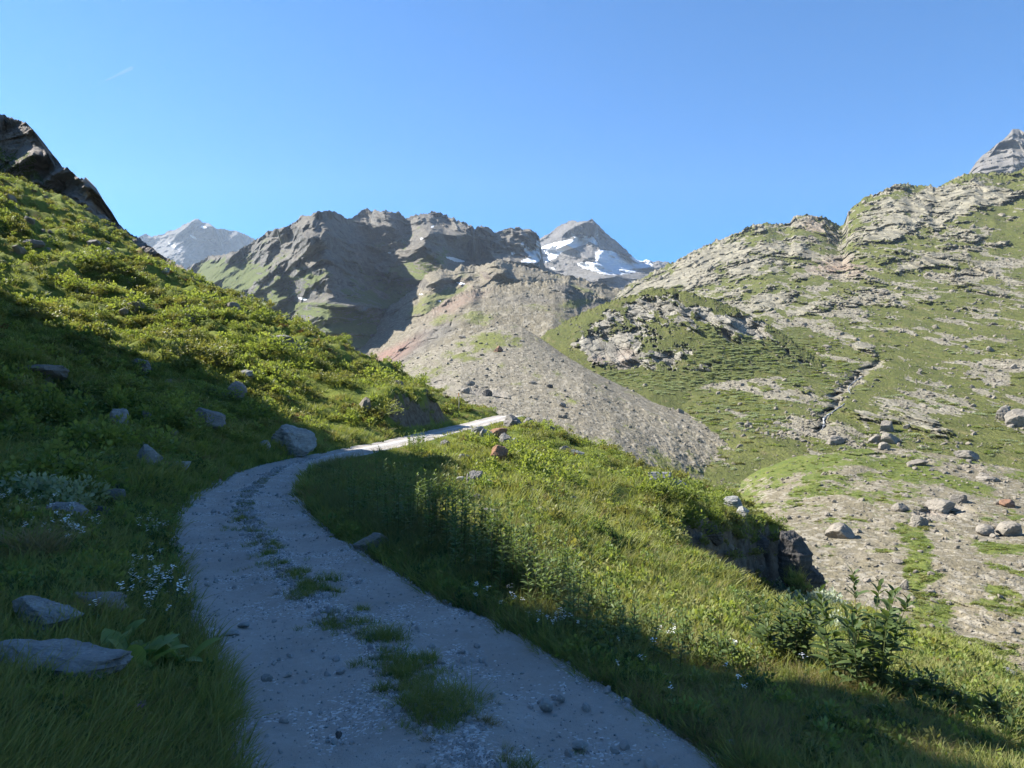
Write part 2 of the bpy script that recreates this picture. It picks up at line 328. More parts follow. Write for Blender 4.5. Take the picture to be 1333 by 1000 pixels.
# --- rounded rock humps behind the moraine head
crestE = [(440, 440), (480, 420), (510, 398), (530, 382), (545, 372), (552, 360), (560, 354), (575, 350), (590, 352), (600, 346), (612, 344), (625, 347), (636, 343), (643, 339), (652, 338), (662, 342), (680, 346), (700, 351), (716, 355), (730, 358), (745, 361), (760, 364), (780, 370), (800, 374), (830, 380), (900, 400)]
def relE(p, PX, py):
    w1, w2, wid = worley(p/np.array([40., 40., 34.]), 13)
    return 8*wid+22*w1-24*ridged(p/np.array([80., 80., 70.]), 6, .5, 83)+8*fbm(p/20., 4, .5, 85)+60*blobs(PX, py, [(565, 365, 14, 10, 0, -.8), (645, 350, 18, 14, 0, -.8), (690, 362, 25, 9, 10, -.6), (600, 372, 14, 10, 0, .5)])
def mskE(p, PX, py, n):
    sl = n[..., 2]; g = blobs(PX, py, [(560, 395, 40, 12, -20, .6), (720, 375, 60, 8, 5, .5), (600, 358, 20, 6, -10, .3), (700, 385, 50, 8, 0, .4)])+.3*fbm(p/30., 4, .6, 8)
    return dict(grass=np.clip(g*sstep(.3, .6, sl)+.18, 0, 1), scree=np.clip(sstep(.35, .6, sl)*.9, 0, 1), red=blobs(PX, py, [(600, 385, 40, 20, -30, .6)]), snow=blobs(PX, py, [(600, 369, 7, 1.5, 10, 1), (548, 383, 5, 1.5, 0, .6), (572, 392, 4, 1.5, 0, .7)]))
layer('rock_humps', [[(440, 520, 500), (900, 500, 560)], [(440, 470, 640), (640, 400, 760), (900, 430, 780)], [(x, y, 950) for x, y in crestE]], 440, 900, 640, 230, relE, mskE, 'upper', sm=(6, 6), jag=2.0)
# --- upper moraine slope with the reddish band
crestF = [(340, 490), (400, 478), (440, 470), (462, 466), (480, 462), (500, 448), (520, 434), (540, 418), (558, 406), (575, 395), (590, 386), (602, 380), (614, 376), (628, 378), (640, 373), (660, 371), (680, 367), (700, 366), (722, 364), (735, 367), (745, 372), (755, 380), (768, 385), (782, 388), (800, 395), (850, 420), (920, 450)]
def relF(p, PX, py):
    rk = rockF(p, PX, py)
    w1, w2, wid = worley(p/np.array([15., 15., 11.]), 17)
    return rk*(5*wid+9*w1-9*ridged(p/30., 5, .5, 93))-10*fbm(p/60., 4, .5, 95)+2.5*fbm(p/8., 4, .6, 97)
def rockF(p, PX, py):
    return np.clip(blobs(PX, py, [(530, 455, 70, 13, -33, 1), (600, 390, 40, 10, -20, .8), (735, 378, 16, 8, 10, 1.), (690, 390, 40, 7, 0, .6), (490, 470, 30, 14, -20, .8), (580, 430, 22, 8, -20, .6), (555, 470, 20, 6, -20, .7), (780, 395, 40, 6, -20, .8)])+.35*fbm(p/40., 3, .5, 31), 0, 1)
def mskF(p, PX, py, n):
    sl = n[..., 2]; rk = rockF(p, PX, py)
    g = blobs(PX, py, [(610, 415, 60, 12, -10, .55), (560, 425, 40, 10, -30, .5), (760, 395, 30, 8, 0, .8), (650, 440, 60, 14, 0, .3), (720, 410, 50, 16, 20, .45)])+.3*fbm(p/25., 4, .6, 8)
    return dict(grass=np.clip(g*sstep(.3, .6, sl)*(1-rk*.6), 0, 1), scree=1-rk*.9, red=np.clip(blobs(PX, py, [(500, 465, 50, 14, -30, 1.), (590, 395, 50, 16, -25, .7)]), 0, 1), snow=Z(py))
layer('upper_moraine', [[(340, 560, 330), (920, 540, 360)], [(340, 520, 440), (560, 470, 440), (720, 440, 450), (920, 490, 480)], [(x, y, 620+.25*(x-600)*(x > 600)) for x, y in crestF]], 340, 920, 760, 230, relF, mskF, 'upper', sm=(6, 6), jag=2.0)
# --- right-hand mountain side
crestG = [(690, 440), (740, 410), (780, 390), (800, 382), (815, 372), (830, 364), (845, 357), (860, 349), (875, 341), (888, 334), (900, 328), (912, 322), (925, 317), (937, 311), (945, 309), (955, 305), (965, 300), (978, 295), (990, 291), (1000, 289), (1010, 291), (1022, 291), (1030, 288), (1034, 282), (1045, 280), (1060, 281), (1072, 282), (1082, 287), (1090, 293), (1096, 295), (1101, 288), (1104, 278), (1110, 270), (1118, 263), (1126, 258), (1140, 252), (1152, 246), (1164, 241), (1176, 239), (1188, 242), (1205, 241), (1218, 243), (1230, 239), (1245, 232), (1258, 227), (1268, 224), (1280, 226), (1295, 224), (1310, 226), (1333, 220), (1400, 200), (1500, 180), (1700, 130)]
RG = [(1200, 268, 90, 18, -12, .9), (1110, 345, 45, 16, 5, 1.), (1050, 300, 35, 18, 0, .8), (960, 345, 70, 26, -20, .8), (1050, 350, 60, 22, -10, .5), (880, 360, 50, 18, -25, .8), (1150, 300, 60, 22, -15, .6), (1290, 260, 60, 14, -15, .6), (1180, 350, 40, 14, -15, .5), (980, 390, 60, 22, -15, .7), (1080, 400, 60, 14, -15, .5), (1290, 380, 40, 14, -15, .5), (1315, 538, 18, 14, 0, 1.1), (1150, 395, 60, 9, -18, .4), (1240, 330, 50, 9, -18, .4)]
GULLY = [(1142, 470), (1125, 485), (1105, 500), (1090, 518), (1078, 538), (1066, 558)]
def gul(PX, py):
    g = np.array(GULLY); gx = np.interp(py, g[:, 1], g[:, 0])+5*np.sin(py*.23)+3*np.sin(py*.61+PX*.05); return np.exp(-((PX-gx)/np.interp(py, [465, 485, 500, 530, 560], [5, 11, 12, 7, 6]))**2)*sstep(462, 480, py)*(1-sstep(556, 566, py))
def rockG(p, PX, py):
    q = p.copy(); q[..., 2] = .85*q[..., 2]-.30*q[..., 0]; return np.clip(blobs(PX, py, RG)*.75+.85*fbm(q/40., 5, .6, 101)+.45*fbm(q/9., 5, .7, 102)-.14+.27*sstep(440, 310, py)+.22*np.exp(-((py-np.interp(PX, [c[0] for c in crestG], [c[1] for c in crestG])-10)/16.)**2), 0, 1)
def relG(p, PX, py):
    rk = sstep(.25, .75, rockG(p, PX, py))
    q = p.copy(); q[..., 2] = q[..., 2]*.8-.30*q[..., 0]
    w1, w2, wid = worley(q/10., 19); v1, v2, vid = worley(q/np.array([26., 26., 24.]), 21)
    am = np.clip(p[..., 1]/.3/650., .2, 1.1); return am*rk*(-9+2.*vid+9*v1+.6*wid+3.5*w1-7*ridged(q/30., 4, .5, 103)-5*ridged(p/np.array([12., 12., 30.]), 3, .5, 106)+.8*fbm(q/5., 3, .5, 104))-14*fbm(p/150., 3, .5, 105)+1.*fbm(p/7., 4, .5, 107)+8*gul(PX, py)*(.8+1.1*noise(p/5., 4)+.5*noise(p/1.6, 5))+3*fbm(q/25., 4, .5, 109)
def mskG(p, PX, py, n):
    sl = n[..., 2]; rk = rockG(p, PX, py)
    steep = 1-sstep(.28, .5, sl)
    st = blobs(PX, py, [(1130, 390, 80, 14, -18, .42), (1290, 350, 60, 12, -8, .5), (1080, 372, 50, 12, -20, .35), (1240, 365, 60, 12, -25, .3), (905, 350, 26, 26, 10, .8), (1200, 425, 60, 8, -12, .4), (1310, 485, 30, 12, -35, .7), (1040, 420, 60, 8, -12, .5), (1060, 560, 60, 12, 0, .5)])+.75*fbm(p/16., 6, .7, 111)+.09
    sc_ = np.clip(st, 0, 1)
    g = 1-np.maximum(sstep(.3, .6, rk+steep*.6), sstep(.25, .6, sc_))*.95
    gl = gul(PX, py)
    return dict(grass=np.clip(g-gl, 0, 1), scree=np.clip(sc_-rk*.5, 0, 1)*(1-gl*.8), red=np.clip(blobs(PX, py, [(1095, 350, 45, 16, 0, .45), (1060, 295, 20, 14, 0, .3)]), 0, 1), snow=Z(py))
layer('mountain_side', [[(690, 660, 170), (1000, 660, 150), (1700, 660, 130)], [(690, 560, 260), (1000, 560, 225), (1333, 560, 200), (1700, 560, 180)], [(690, 500, 420), (1000, 450, 370), (1333, 460, 300), (1700, 460, 260)], [(690, 460, 640), (1000, 380, 540), (1333, 350, 480), (1700, 320, 400)],
      [(x, y, float(np.interp(x, [690, 830, 1000, 1092, 1110, 1333, 1700], [980, 950, 860, 830, 790, 700, 620]))) for x, y in crestG]], 690, 1700, 1150, 640, relG, mskG, 'slope', sm=(14, 10), jag=2.6, ctrl=[0, .2, .45, .7, 1])
# --- rocky green knoll
crestH = [(640, 480), (690, 447), (705, 437), (720, 428), (733, 420), (745, 414), (758, 407), (770, 402), (785, 396), (800, 390), (815, 386), (830, 382), (842, 377), (850, 376), (862, 378), (875, 376), (888, 380), (900, 381), (915, 386), (930, 389), (945, 396), (960, 401), (980, 411), (1000, 421), (1040, 448), (1080, 480), (1130, 530)]
RH = [(870, 395, 60, 10, 5, .5), (980, 425, 40, 12, 20, .6), (800, 440, 40, 28, 50, 1.1), (770, 455, 24, 14, 30, .9), (880, 415, 45, 20, 10, .8), (940, 420, 40, 16, 20, .7), (850, 470, 50, 16, 0, .7), (900, 460, 40, 16, 0, .6), (830, 420, 20, 20, 0, .5), (960, 440, 30, 12, 0, .5), (910, 480, 30, 8, 0, .7)]
def rockH(p, PX, py):
    return np.clip(blobs(PX, py, RH)*.8+.6*fbm(p/18., 4, .65, 121)+.6*fbm(p/5., 4, .68, 122)+.05, 0, 1)*(1-sstep(478, 492, py+4*noise(p/10., 3)))*sstep(2, 14, py-np.interp(PX, [c[0] for c in crestH], [c[1] for c in crestH])+6*sstep(820, 860, PX)*2)
def relH(p, PX, py):
    rk = sstep(.3, .7, rockH(p, PX, py))
    q = p.copy(); q[..., 0] = q[..., 0]+.75*q[..., 2]                       # slanted ribs
    w1, w2, wid = worley(q/np.array([8., 14., 20.]), 23); v1, v2, vid = worley(p/np.array([5., 5., 4.]), 25)
    return rk*(-3+4*wid+8*w1+1.5*vid+4*v1-6*ridged(q/np.array([12., 16., 26.]), 5, .5, 123))-6*fbm(p/60., 3, .5, 125)+.6*fbm(p/4., 4, .5, 127)
def mskH(p, PX, py, n):
    rk = rockH(p, PX, py); steep = 1-sstep(.22, .42, n[..., 2])
    return dict(grass=np.clip(1-sstep(.35, .6, rk*.8+steep*.55), 0, 1), scree=Z(py), red=blobs(PX, py, [(815, 465, 14, 14, 0, .3), (780, 470, 12, 10, 0, .3)]), snow=Z(py))
layer('rocky_knoll', [[(640, 600, 235), (1130, 600, 225)], [(640, 540, 290), (850, 540, 268), (1130, 560, 250)], [(640, 495, 365), (850, 490, 328), (1130, 540, 262)], [(x, y, float(np.interp(x, [640, 720, 850, 1000, 1130], [445, 425, 395, 355, 300]))) for x, y in crestH]], 640, 1130, 760, 430, relH, mskH, 'knoll', sm=(8, 8), jag=2.0, ctrl=[0, .22, .45, 1], back=.35)
# --- moraine tongue
crestI = [(300, 560), (380, 540), (440, 520), (480, 498), (510, 482), (540, 466), (570, 452), (600, 441), (630, 430), (655, 423), (668, 422), (680, 426), (700, 438), (716, 449), (730, 459), (748, 470), (765, 480), (780, 488), (800, 498), (815, 505), (830, 511), (850, 520), (865, 525), (880, 531), (900, 538), (915, 543), (930, 548), (950, 554), (968, 558), (980, 561), (1000, 568), (1030, 582), (1080, 610), (1150, 650)]
def relI(p, PX, py):
    rk = rockI(p, PX, py); w1, w2, wid = worley(p/np.array([5., 5., 3.]), 27)
    return rk*(5*wid+2*w1)-2.5*fbm(p/30., 4, .5, 131)+1.2*fbm(p/4., 5, .7, 133)+1.3*np.abs(fbm(p/np.array([9., 16., 22.]), 4, .6, 135))
def rockI(p, PX, py): return np.clip(blobs(PX, py, [(630, 512, 40, 8, 10, .9), (570, 500, 30, 8, -10, .6), (540, 510, 40, 10, 0, .4), (580, 525, 40, 8, 0, .6)])+.3*fbm(p/12., 3, .6, 137)-.1, 0, 1)
def mskI(p, PX, py, n):
    g = .22+blobs(PX, py, [(600, 465, 70, 14, -20, .2), (540, 490, 50, 12, -10, .2), (900, 615, 90, 18, 15, .3), (980, 605, 50, 20, 15, .3), (640, 440, 40, 12, 0, .35)])+.36*fbm(p/9., 6, .7, 139)
    return dict(grass=np.clip(g, 0, .9), scree=1-.7*rockI(p, PX, py), red=blobs(PX, py, [(650, 452, 10, 8, 0, .5), (500, 510, 40, 10, 0, .4)]), snow=Z(py))
layer('moraine', [[(300, 700, 95), (800, 740, 100), (1000, 780, 150), (1150, 780, 160)], [(300, 610, 150), (600, 560, 165), (800, 590, 165), (950, 640, 182), (1150, 700, 185)], [(300, 570, 200), (600, 490, 280), (760, 500, 268), (950, 580, 214), (1150, 670, 205)], [(x, y, float(np.interp(x, [300, 540, 670, 780, 930, 1000, 1150], [250, 380, 420, 330, 255, 225, 200]))) for x, y in crestI]], 300, 1150, 960, 420, relI, mskI, 'moraine', sm=(10, 10))
# --- valley floor and its stony hummock
crestJ = [(780, 690), (860, 672), (930, 650), (970, 630), (1000, 612), (1030, 602), (1060, 594), (1090, 588), (1120, 584), (1150, 583), (1180, 585), (1210, 589), (1240, 594), (1270, 600), (1300, 606), (1333, 612), (1400, 620), (1700, 640)]
def relJ(p, PX, py):
    rk = rockJ(p, PX, py); w1, w2, wid = worley(p/np.array([3.5, 3.5, 2.]), 29)
    return rk*(4*wid+1.5*w1)-1.6*fbm(p/22., 4, .5, 141)+.5*fbm(p/2.5, 4, .65, 143)-5*blobs(PX, py, [(1080, 620, 60, 14, -20, .6), (1180, 650, 80, 14, 10, .4)])
def rockJ(p, PX, py): return np.clip(blobs(PX, py, [(1225, 668, 40, 12, -15, 1.), (1300, 692, 30, 10, 0, .8), (1200, 600, 120, 6, 5, .5), (1095, 690, 25, 8, -5, .3)])+.35*fbm(p/7., 3, .6, 147)-.1, 0, 1)
GJ = [(1195, 740, 22, 40, 5, .9), (1215, 800, 30, 30, 0, .9), (1150, 600, 60, 10, 5, .6), (1040, 645, 60, 12, -35, .45), (1230, 625, 70, 10, 12, .8), (1180, 690, 25, 14, 0, .8), (1300, 715, 40, 12, 0, .7), (1020, 610, 30, 14, -25, .7), (960, 650, 30, 30, -30, .5), (1120, 630, 60, 16, 0, .35), (1060, 600, 60, 10, -15, .6), (1250, 600, 60, 6, 8, .2), (1290, 780, 20, 16, 0, .3), (1250, 850, 40, 20, 30, .8)]
def mskJ(p, PX, py, n):
    g = blobs(PX, py, GJ)+.55*fbm(p/6., 6, .7, 149)+.12+.15*sstep(740, 600, py)
    return dict(grass=np.clip(g*(1-.5*rockJ(p, PX, py)), 0, 1), scree=1-rockJ(p, PX, py), red=blobs(PX, py, [(1215, 615, 100, 12, 0, .5), (1290, 680, 40, 10, 0, .5), (1200, 660, 50, 12, 0, .3)]), snow=Z(py))
layer('valley_floor', [[(780, 1100, 34), (1700, 1150, 34)], [(780, 900, 60), (1100, 860, 62), (1333, 880, 58), (1700, 900, 55)], [(780, 740, 100), (1100, 720, 98), (1333, 730, 92), (1700, 750, 85)], [(x, y, float(np.interp(x, [780, 1000, 1150, 1333, 1700], [170, 172, 175, 160, 140]))) for x, y in crestJ]], 780, 1700, 900, 480, relJ, mskJ, 'valley', sm=(10, 10), back=.25, ysq=.7)
# --- dark crag along the top of the left hillside
crestK = [(-260, 20), (-160, 70), (-80, 110), (-30, 138), (0, 148), (12, 152), (24, 157), (34, 161), (44, 168), (50, 180), (56, 196), (66, 203), (78, 212), (90, 222), (102, 232), (112, 237), (118, 245), (122, 258), (125, 273), (135, 282), (148, 291), (160, 298), (172, 304), (185, 315), (200, 325), (220, 338), (240, 350), (255, 362), (268, 371), (282, 380), (300, 395), (330, 410)]
crK = lambda x: np.interp(x, [c[0] for c in crestK], [c[1] for c in crestK])
def relK(p, PX, py):
    w1, w2, wid = worley(p/np.array([3.5, 3.5, 4.5]), 33); v1, v2, vid = worley(p/np.array([8., 8., 7.]), 35)
    return 2.2*wid+1.2*w1+3.0*vid+1.2*v1-3.0*ridged(p/6., 6, .62, 151)+.5*fbm(p/1.2, 4, .6, 153)
layer('crag', [[(x, y+np.interp(x, [-260, 0, 60, 112, 130, 300, 330], [120, 105, 75, 55, 34, 28, 20]), float(np.interp(x, [-260, 0, 125, 240, 330], [99, 96, 92, 83, 74]))) for x, y in crestK],
      [(x, y+np.interp(x, [-260, 0, 60, 112, 130, 300], [60, 50, 40, 25, 15, 12]), float(np.interp(x, [-260, 0, 125, 240, 330], [104, 100, 96, 86, 76]))) for x, y in crestK],
      [(x, y, float(np.interp(x, [-260, 0, 125, 240, 330], [108, 104, 98, 88, 78]))) for x, y in crestK]], -260, 325, 640, 170, relK,
      lambda p, PX, py, n: dict(grass=np.clip(sstep(.45, .75, n[..., 2]+.3*fbm(p/4., 3, .5, 7))*sstep(20, 50, py-crK(PX)), 0, 1), scree=Z(py), red=Z(py), snow=Z(py)), 'cliff', sm=(6, 6), back=.5, jag=3.5)

# ------------------------------------------------------------------ near ground: hillside, verge and bank in one height field
CTRL = [  # left hillside
 (0, 235, 96), (60, 262, 94), (112, 279, 92), (160, 318, 88), (200, 346, 85), (240, 367, 82), (280, 384, 79), (330, 405, 74), (380, 432, 70), (440, 455, 66), (490, 475, 62), (530, 500, 58), (565, 520, 55), (590, 533, 53),
 (0, 380, 48), (150, 420, 50), (300, 455, 48), (420, 490, 48), (0, 480, 26), (150, 490, 31), (300, 510, 33), (420, 530, 38), (500, 535, 43), (0, 560, 17), (100, 550, 20), (200, 550, 22), (300, 560, 25), (400, 562, 28.5),
 (0, 640, 10.5), (100, 620, 13), (190, 607, 15.5), (150, 645, 12), (60, 700, 8), (0, 780, 5.3), (80, 870, 4.2), (200, 760, 6.2), (200, 900, 4.0), (250, 1000, 3.4), (0, 1000, 2.9), (310, 600, 21), (540, 545, 45.5), (575, 545, 49),
 # right verge and the slope below it
 (640, 760, 7.2), (560, 700, 9.6), (470, 640, 14.5), (430, 610, 19), (700, 775, 7.0), (860, 860, 5.6), (1000, 890, 5.3), (1120, 890, 5.6), (1250, 930, 5.2), (1333, 970, 4.7), (1000, 1000, 3.6), (1200, 1000, 3.9),
 (720, 700, 12.5), (800, 750, 11), (900, 780, 11.5), (1000, 840, 10), (1100, 850, 10.5), (1200, 870, 10.5), (1333, 920, 9), (700, 640, 20), (800, 660, 22), (860, 680, 22), (880, 722, 17.5), (950, 760, 15.5), (1000, 797, 14), (1080, 806, 15),
 (925, 770, 20.5), (1000, 805, 19.5), (1050, 815, 21), (860, 668, 25), (900, 672, 28), (950, 688, 30), (1000, 692, 34), (1030, 720, 33), (1070, 775, 30.5),
 (665, 541, 56), (700, 552, 53), (740, 572, 50), (780, 590, 47), (830, 610, 44), (880, 632, 42), (940, 655, 40), (990, 680, 37),
 (1130, 802, 20), (1170, 822, 19), (1230, 850, 18), (1290, 885, 16), (1333, 908, 15), (1130, 900, 30), (1230, 930, 28), (1333, 980, 25),
 (600, 600, 26), (650, 600, 27), (700, 600, 30), (620, 570, 38), (740, 610, 32), (800, 625, 34), (760, 660, 21), (550, 630, 18)]
BEYOND = [(0, 270, 125), (160, 345, 120), (280, 420, 108), (380, 470, 95), (490, 520, 82), (565, 560, 72), (640, 570, 75), (700, 600, 70), (780, 660, 62), (880, 710, 55), (960, 760, 50), (1060, 880, 42)]
WORLD = [(-8, 0, 1.2), (-8, 3, 1.25), (-15, 8, 3.6), (-20, 0, 6), (-25, 20, 8.), (-46, 40, 16), (-62, 52, 24), (-45, 18, 17), (-95, 85, 46), (0, -8, -.1), (8, 0, -1.3), (5, -5, -.6), (20, 5, -5.5), (30, 15, -10), (-10, -10, 1.6), (-40, -10, 15), (20, 18, -7.5), (40, 30, -20), (-2, .5, .15), (3, 1.5, -.1), (.5, 1, 0), (-60, 10, 24), (-120, 60, 50)]
cw = np.concatenate([P(*np.array(CTRL, float).T), P(*np.array(BEYOND, float).T), np.array(WORLD, float)], 0)
RCL = np.array([(2.2, -2.0, 1.15), (.95, .9, 1.12), (-.12, 3.54, 1.05), (-.80, 5.0, 1.02), (-1.75, 6.6, .98), (-2.72, 8.5, .95), (-3.72, 10.5, .95), (-4.85, 13.3, .95), (-5.72, 16.5, .95), (-6.65, 22.2, .85), (-6.1, 28.5, .9), (-5.1, 34.2, .95), (-3.9, 41.3, .95), (-2.4, 47.5, .95), (-.9, 53.5, .95), (.2, 59, .95), (.8, 66, .95)])
def catmull(pts, n):
    out = []
    q = np.concatenate([2*pts[:1]-pts[1:2], pts, 2*pts[-1:]-pts[-2:-1]], 0)
    for i in range(1, len(q)-2):
        t = np.linspace(0, 1, n, endpoint=False)[:, None]
        a, b, c, d = q[i-1], q[i], q[i+1], q[i+2]
        out.append(.5*((2*b)+(-a+c)*t+(2*a-5*b+4*c-d)*t*t+(-a+3*b-3*c+d)*t**3))
    return np.concatenate(out+[pts[-1:]], 0)
RC = catmull(RCL, 16)
def road_z(y): return np.interp(y, [-5, 22, 28, 35, 41, 47, 54, 57, 61, 67], [0, 0, .04, .17, .37, .61, 1.0, 1.1, .75, -.9])
extra = [(c[0]+s*(c[2]+.35)*0, c[1], road_z(c[1])) for c in RC[::12] for s in (0,)]
cw = np.concatenate([cw, np.array(extra)], 0)
def tpol(x, y):
    r = np.sqrt(x*x+y*y)+.3; return np.stack([np.arctan2(x, y)*1.6, np.log(r)], -1)
def tps_fit(c, z, lam=.002):
    n = len(c); d = np.linalg.norm(c[:, None]-c[None], axis=-1)
    K = np.where(d > 0, d*d*np.log(d+1e-12), 0)+lam*np.eye(n)
    Q = np.concatenate([np.ones((n, 1)), c], 1); A = np.block([[K, Q], [Q.T, np.zeros((3, 3))]])
    return np.linalg.solve(A, np.concatenate([z, np.zeros(3)]))
cc = tpol(cw[:, 0], cw[:, 1])
rad = np.sqrt(cw[:, 0]**2+cw[:, 1]**2)
SC = lambda r: .35*r+1.
coef = tps_fit(cc, cw[:, 2]/SC(rad))
def tps_eval(x, y):
    q = tpol(x, y).reshape(-1, 2); out = np.empty(len(q))
    for i in range(0, len(q), 60000):
        b = q[i:i+60000]; d = np.linalg.norm(b[:, None]-cc[None], axis=-1)
        out[i:i+60000] = (np.where(d > 0, d*d*np.log(d+1e-12), 0))@coef[:-3]+coef[-3]+b@coef[-2:]
    r = np.sqrt(x*x+y*y); return out.reshape(x.shape)*SC(r)
def road_dist(x, y):
    q = np.stack([x, y], -1).reshape(-1, 2); out = np.empty(len(q)); hw = np.empty(len(q)); side = np.empty(len(q)); zz = np.empty(len(q))
    tan = np.gradient(RC[:, :2], axis=0)
    for i in range(0, len(q), 40000):
        b = q[i:i+40000]; d = ((b[:, None]-RC[None, :, :2])**2).sum(-1); k = d.argmin(1)
        t = tan[k]; t = t/np.linalg.norm(t, axis=1)[:, None]; v = b-RC[k, :2]
        out[i:i+40000] = np.abs(v[:, 0]*t[:, 1]-v[:, 1]*t[:, 0]) + np.where(d.min(1) > 4, np.sqrt(d.min(1)), 0)*.0
        out[i:i+40000] = np.where(np.sqrt(d.min(1)) > 1.6*np.abs(v[:, 0]*t[:, 1]-v[:, 1]*t[:, 0])+.6, np.sqrt(d.min(1)), out[i:i+40000])
        side[i:i+40000] = np.sign(v[:, 0]*t[:, 1]-v[:, 1]*t[:, 0]); hw[i:i+40000] = RC[k, 2]; zz[i:i+40000] = road_z(RC[k, 1])
    s = x.shape; return out.reshape(s), hw.reshape(s), side.reshape(s), zz.reshape(s)
# adaptive polar grid
th = np.concatenate([np.radians(np.linspace(-105, -42, 160, endpoint=False)), np.radians(np.linspace(-42, 42, 820)), np.radians(np.linspace(42, 95, 101)[1:])])
rr = np.exp(np.linspace(math.log(.6), math.log(135), 720))
TH, RR = np.meshgrid(th, rr)
NXg, NYg = RR*np.sin(TH), RR*np.cos(TH)
zb = tps_eval(NXg, NYg)
rdist, rhw, rside, rz = road_dist(NXg, NYg)
base = np.stack([NXg, NYg, zb], -1)
edge = rdist-rhw
away = sstep(.2, 2.5, edge)
hum = .16*fbm(base/np.array([2.2, 2.2, 4]), 4, .5, 201)+.34*fbm(base/np.array([6., 6., 9]), 3, .5, 203)*sstep(8, 25, RR)+.03*fbm(base/.35, 3, .5, 205)
leftside = (rside < 0)
hill = leftside*sstep(3, 9, edge)*sstep(9, 20, RR)
hum = hum+hill*(.9*(.35-np.abs(noise(base/np.array([8., 8., 12]), 206))*1.5)+1.5*(.5-np.abs(noise(base/np.array([3.4, 3.4, 6]), 207))*1.6)+.45*noise(base/np.array([1.3, 1.3, 3]), 209))
hum = hum+(1-leftside)*sstep(1.5, 5, edge)*sstep(10, 18, RR)*.3*noise(base/np.array([1.7, 1.7, 3]), 208)
# cut bank above the road and rocky drop of the knoll
npx, npy0 = project(base)
wob = noise(base/1.2, 211)*.3
z = zb+hum*away*np.clip(RR/7, .25, 1)
bank = leftside*sstep(37, 41, NYg)*(1-sstep(45.5, 49, NYg))*(edge < 14)*sstep(.35, 1.5+.5*noise(base/1.1, 212), edge)*np.exp(-np.clip(edge-1.5, 0, 20)/4.5)
z = z+bank*(1.9+.5*noise(base/2.2, 214))
prof = sstep(.0, .8+.25*wob, edge)
z = rz*(1-prof)+z*prof
z = np.where(edge < .12, rz-.05-.03*sstep(.0, -.4, edge), z)
# ditch with stones on the left, where a little stream comes down
dpx = blobs(npx, npy0, [(140, 640, 26, 22, -40, 1.)])
z = z-.45*dpx*away
RG3 = catmull(np.array([P(858, 664, 25), P(885, 672, 26.5), P(915, 678, 28.5), P(950, 690, 29.5), P(1000, 697, 32.5), P(1035, 722, 32.5), P(1074, 776, 30.2)])[:, :2], 12)
dq = np.full(NXg.shape, 99.); sq_ = dq*0; tq = dq*0; mk = (NYg > 14) & (NYg < 40) & (NXg > 2) & (NXg < 18)
tg3 = np.gradient(RG3, axis=0); tg3 /= np.linalg.norm(tg3, axis=1)[:, None]
v3 = np.stack([NXg[mk], NYg[mk]], -1)[:, None]-RG3[None]; d3 = np.linalg.norm(v3, axis=-1); k3 = d3.argmin(1)
vv = v3[np.arange(len(k3)), k3]; dq[mk] = d3.min(1); sq_[mk] = np.sign(vv[:, 0]*tg3[k3, 1]-vv[:, 1]*tg3[k3, 0]); tq[mk] = k3/len(RG3)
sd3 = dq*sq_+.35*noise(base/.9, 219)+.2*noise(base/.35, 220)
face = sstep(-.1, .75, sd3)*np.exp(-np.clip(sd3-.8, 0, 50)/4.5)*sstep(.0, .12, tq)*(1-sstep(.93, 1., tq))
z = z-face*np.interp(tq, [0, .2, .6, 1], [.9, 1.8, 2.5, 2.6])+.35*np.exp(-(dq/.9)**2)*sstep(.05, .2, tq)
knl = blobs(npx, npy0, [(960, 735, 70, 26, 35, 1.)])*sstep(17, 21, RR)*(RR < 36)
w1, w2, wid = worley(base/np.array([1.3, 1.3, 1.]), 41)
z = z-knl*(.9+.5*wid)
near = np.stack([NXg, NYg, z], -1)
nn = grid_normals(near)
jx = fbm(base/1.5, 3, .5, 213)
npx, npy = project(near)
EDGE, RSIDE = edge, rside
steepn = 1-sstep(.5, .72, nn[..., 2])
dirt = np.clip(1.1*face*(sd3 < 1.6)+blobs(npx, npy, [(810, 690, 10, 4, 0, 1.), (690, 712, 8, 5, 0, 1.), (650, 565, 14, 6, 0, .6), (960, 730, 50, 22, 35, .55), (140, 640, 22, 18, -40, 1.1), (540, 540, 34, 16, 0, .35)])+steepn*.7+.45*fbm(base/1.1, 4, .6, 215)-.2, 0, 1)
heath = np.clip(.5+.9*fbm(base/5., 4, .55, 217)-.25+blobs(npx, npy, [(460, 470, 60, 20, 30, .5), (930, 680, 60, 20, 35, .4), (660, 620, 60, 40, 0, .3)]), 0, 1)
t = NT('turf_mat')
g1 = t.noise(.35, 5, .6); g2 = t.noise(3., 6, .7); g3 = t.noise(22, 4, .7)
gc = t.mix(t.ss(.35, .65, g1), (.150, .175, .035), (.105, .135, .028))
gc = t.mix(t.math('MULTIPLY', t.ss(.45, .7, g2), .8), gc, (.045, .065, .016))
gc = t.mix(t.math('MULTIPLY', t.ss(.5, .75, g3), .6), gc, (.15, .135, .05))
gc = t.mix(t.math('MULTIPLY', t.ss(.55, .85, t.attr('heath')), t.ss(.4, .6, g2)), gc, (.13, .085, .035))
dc = t.mix(t.ss(.35, .65, g2), (.085, .065, .046), (.15, .132, .105))  # soil and dark rock, darkened further for the shadow on the bank's face
gc = t.mix(t.ss(.4, .65, t.attr('dirt')), gc, dc)
M['turf'] = t.surf(gc, .95, t.bump(t.math('ADD', g2, t.math('MULTIPLY', g3, .5)), .7, .12), .05)
hs = mesh_np('hillside', near, grid_faces(len(rr), len(th))[:, ::-1], M['turf'], attrs=dict(dirt=dirt, heath=heath))
tag(hs, kind='structure')
vis_run = np.minimum.accumulate(npy, axis=0)
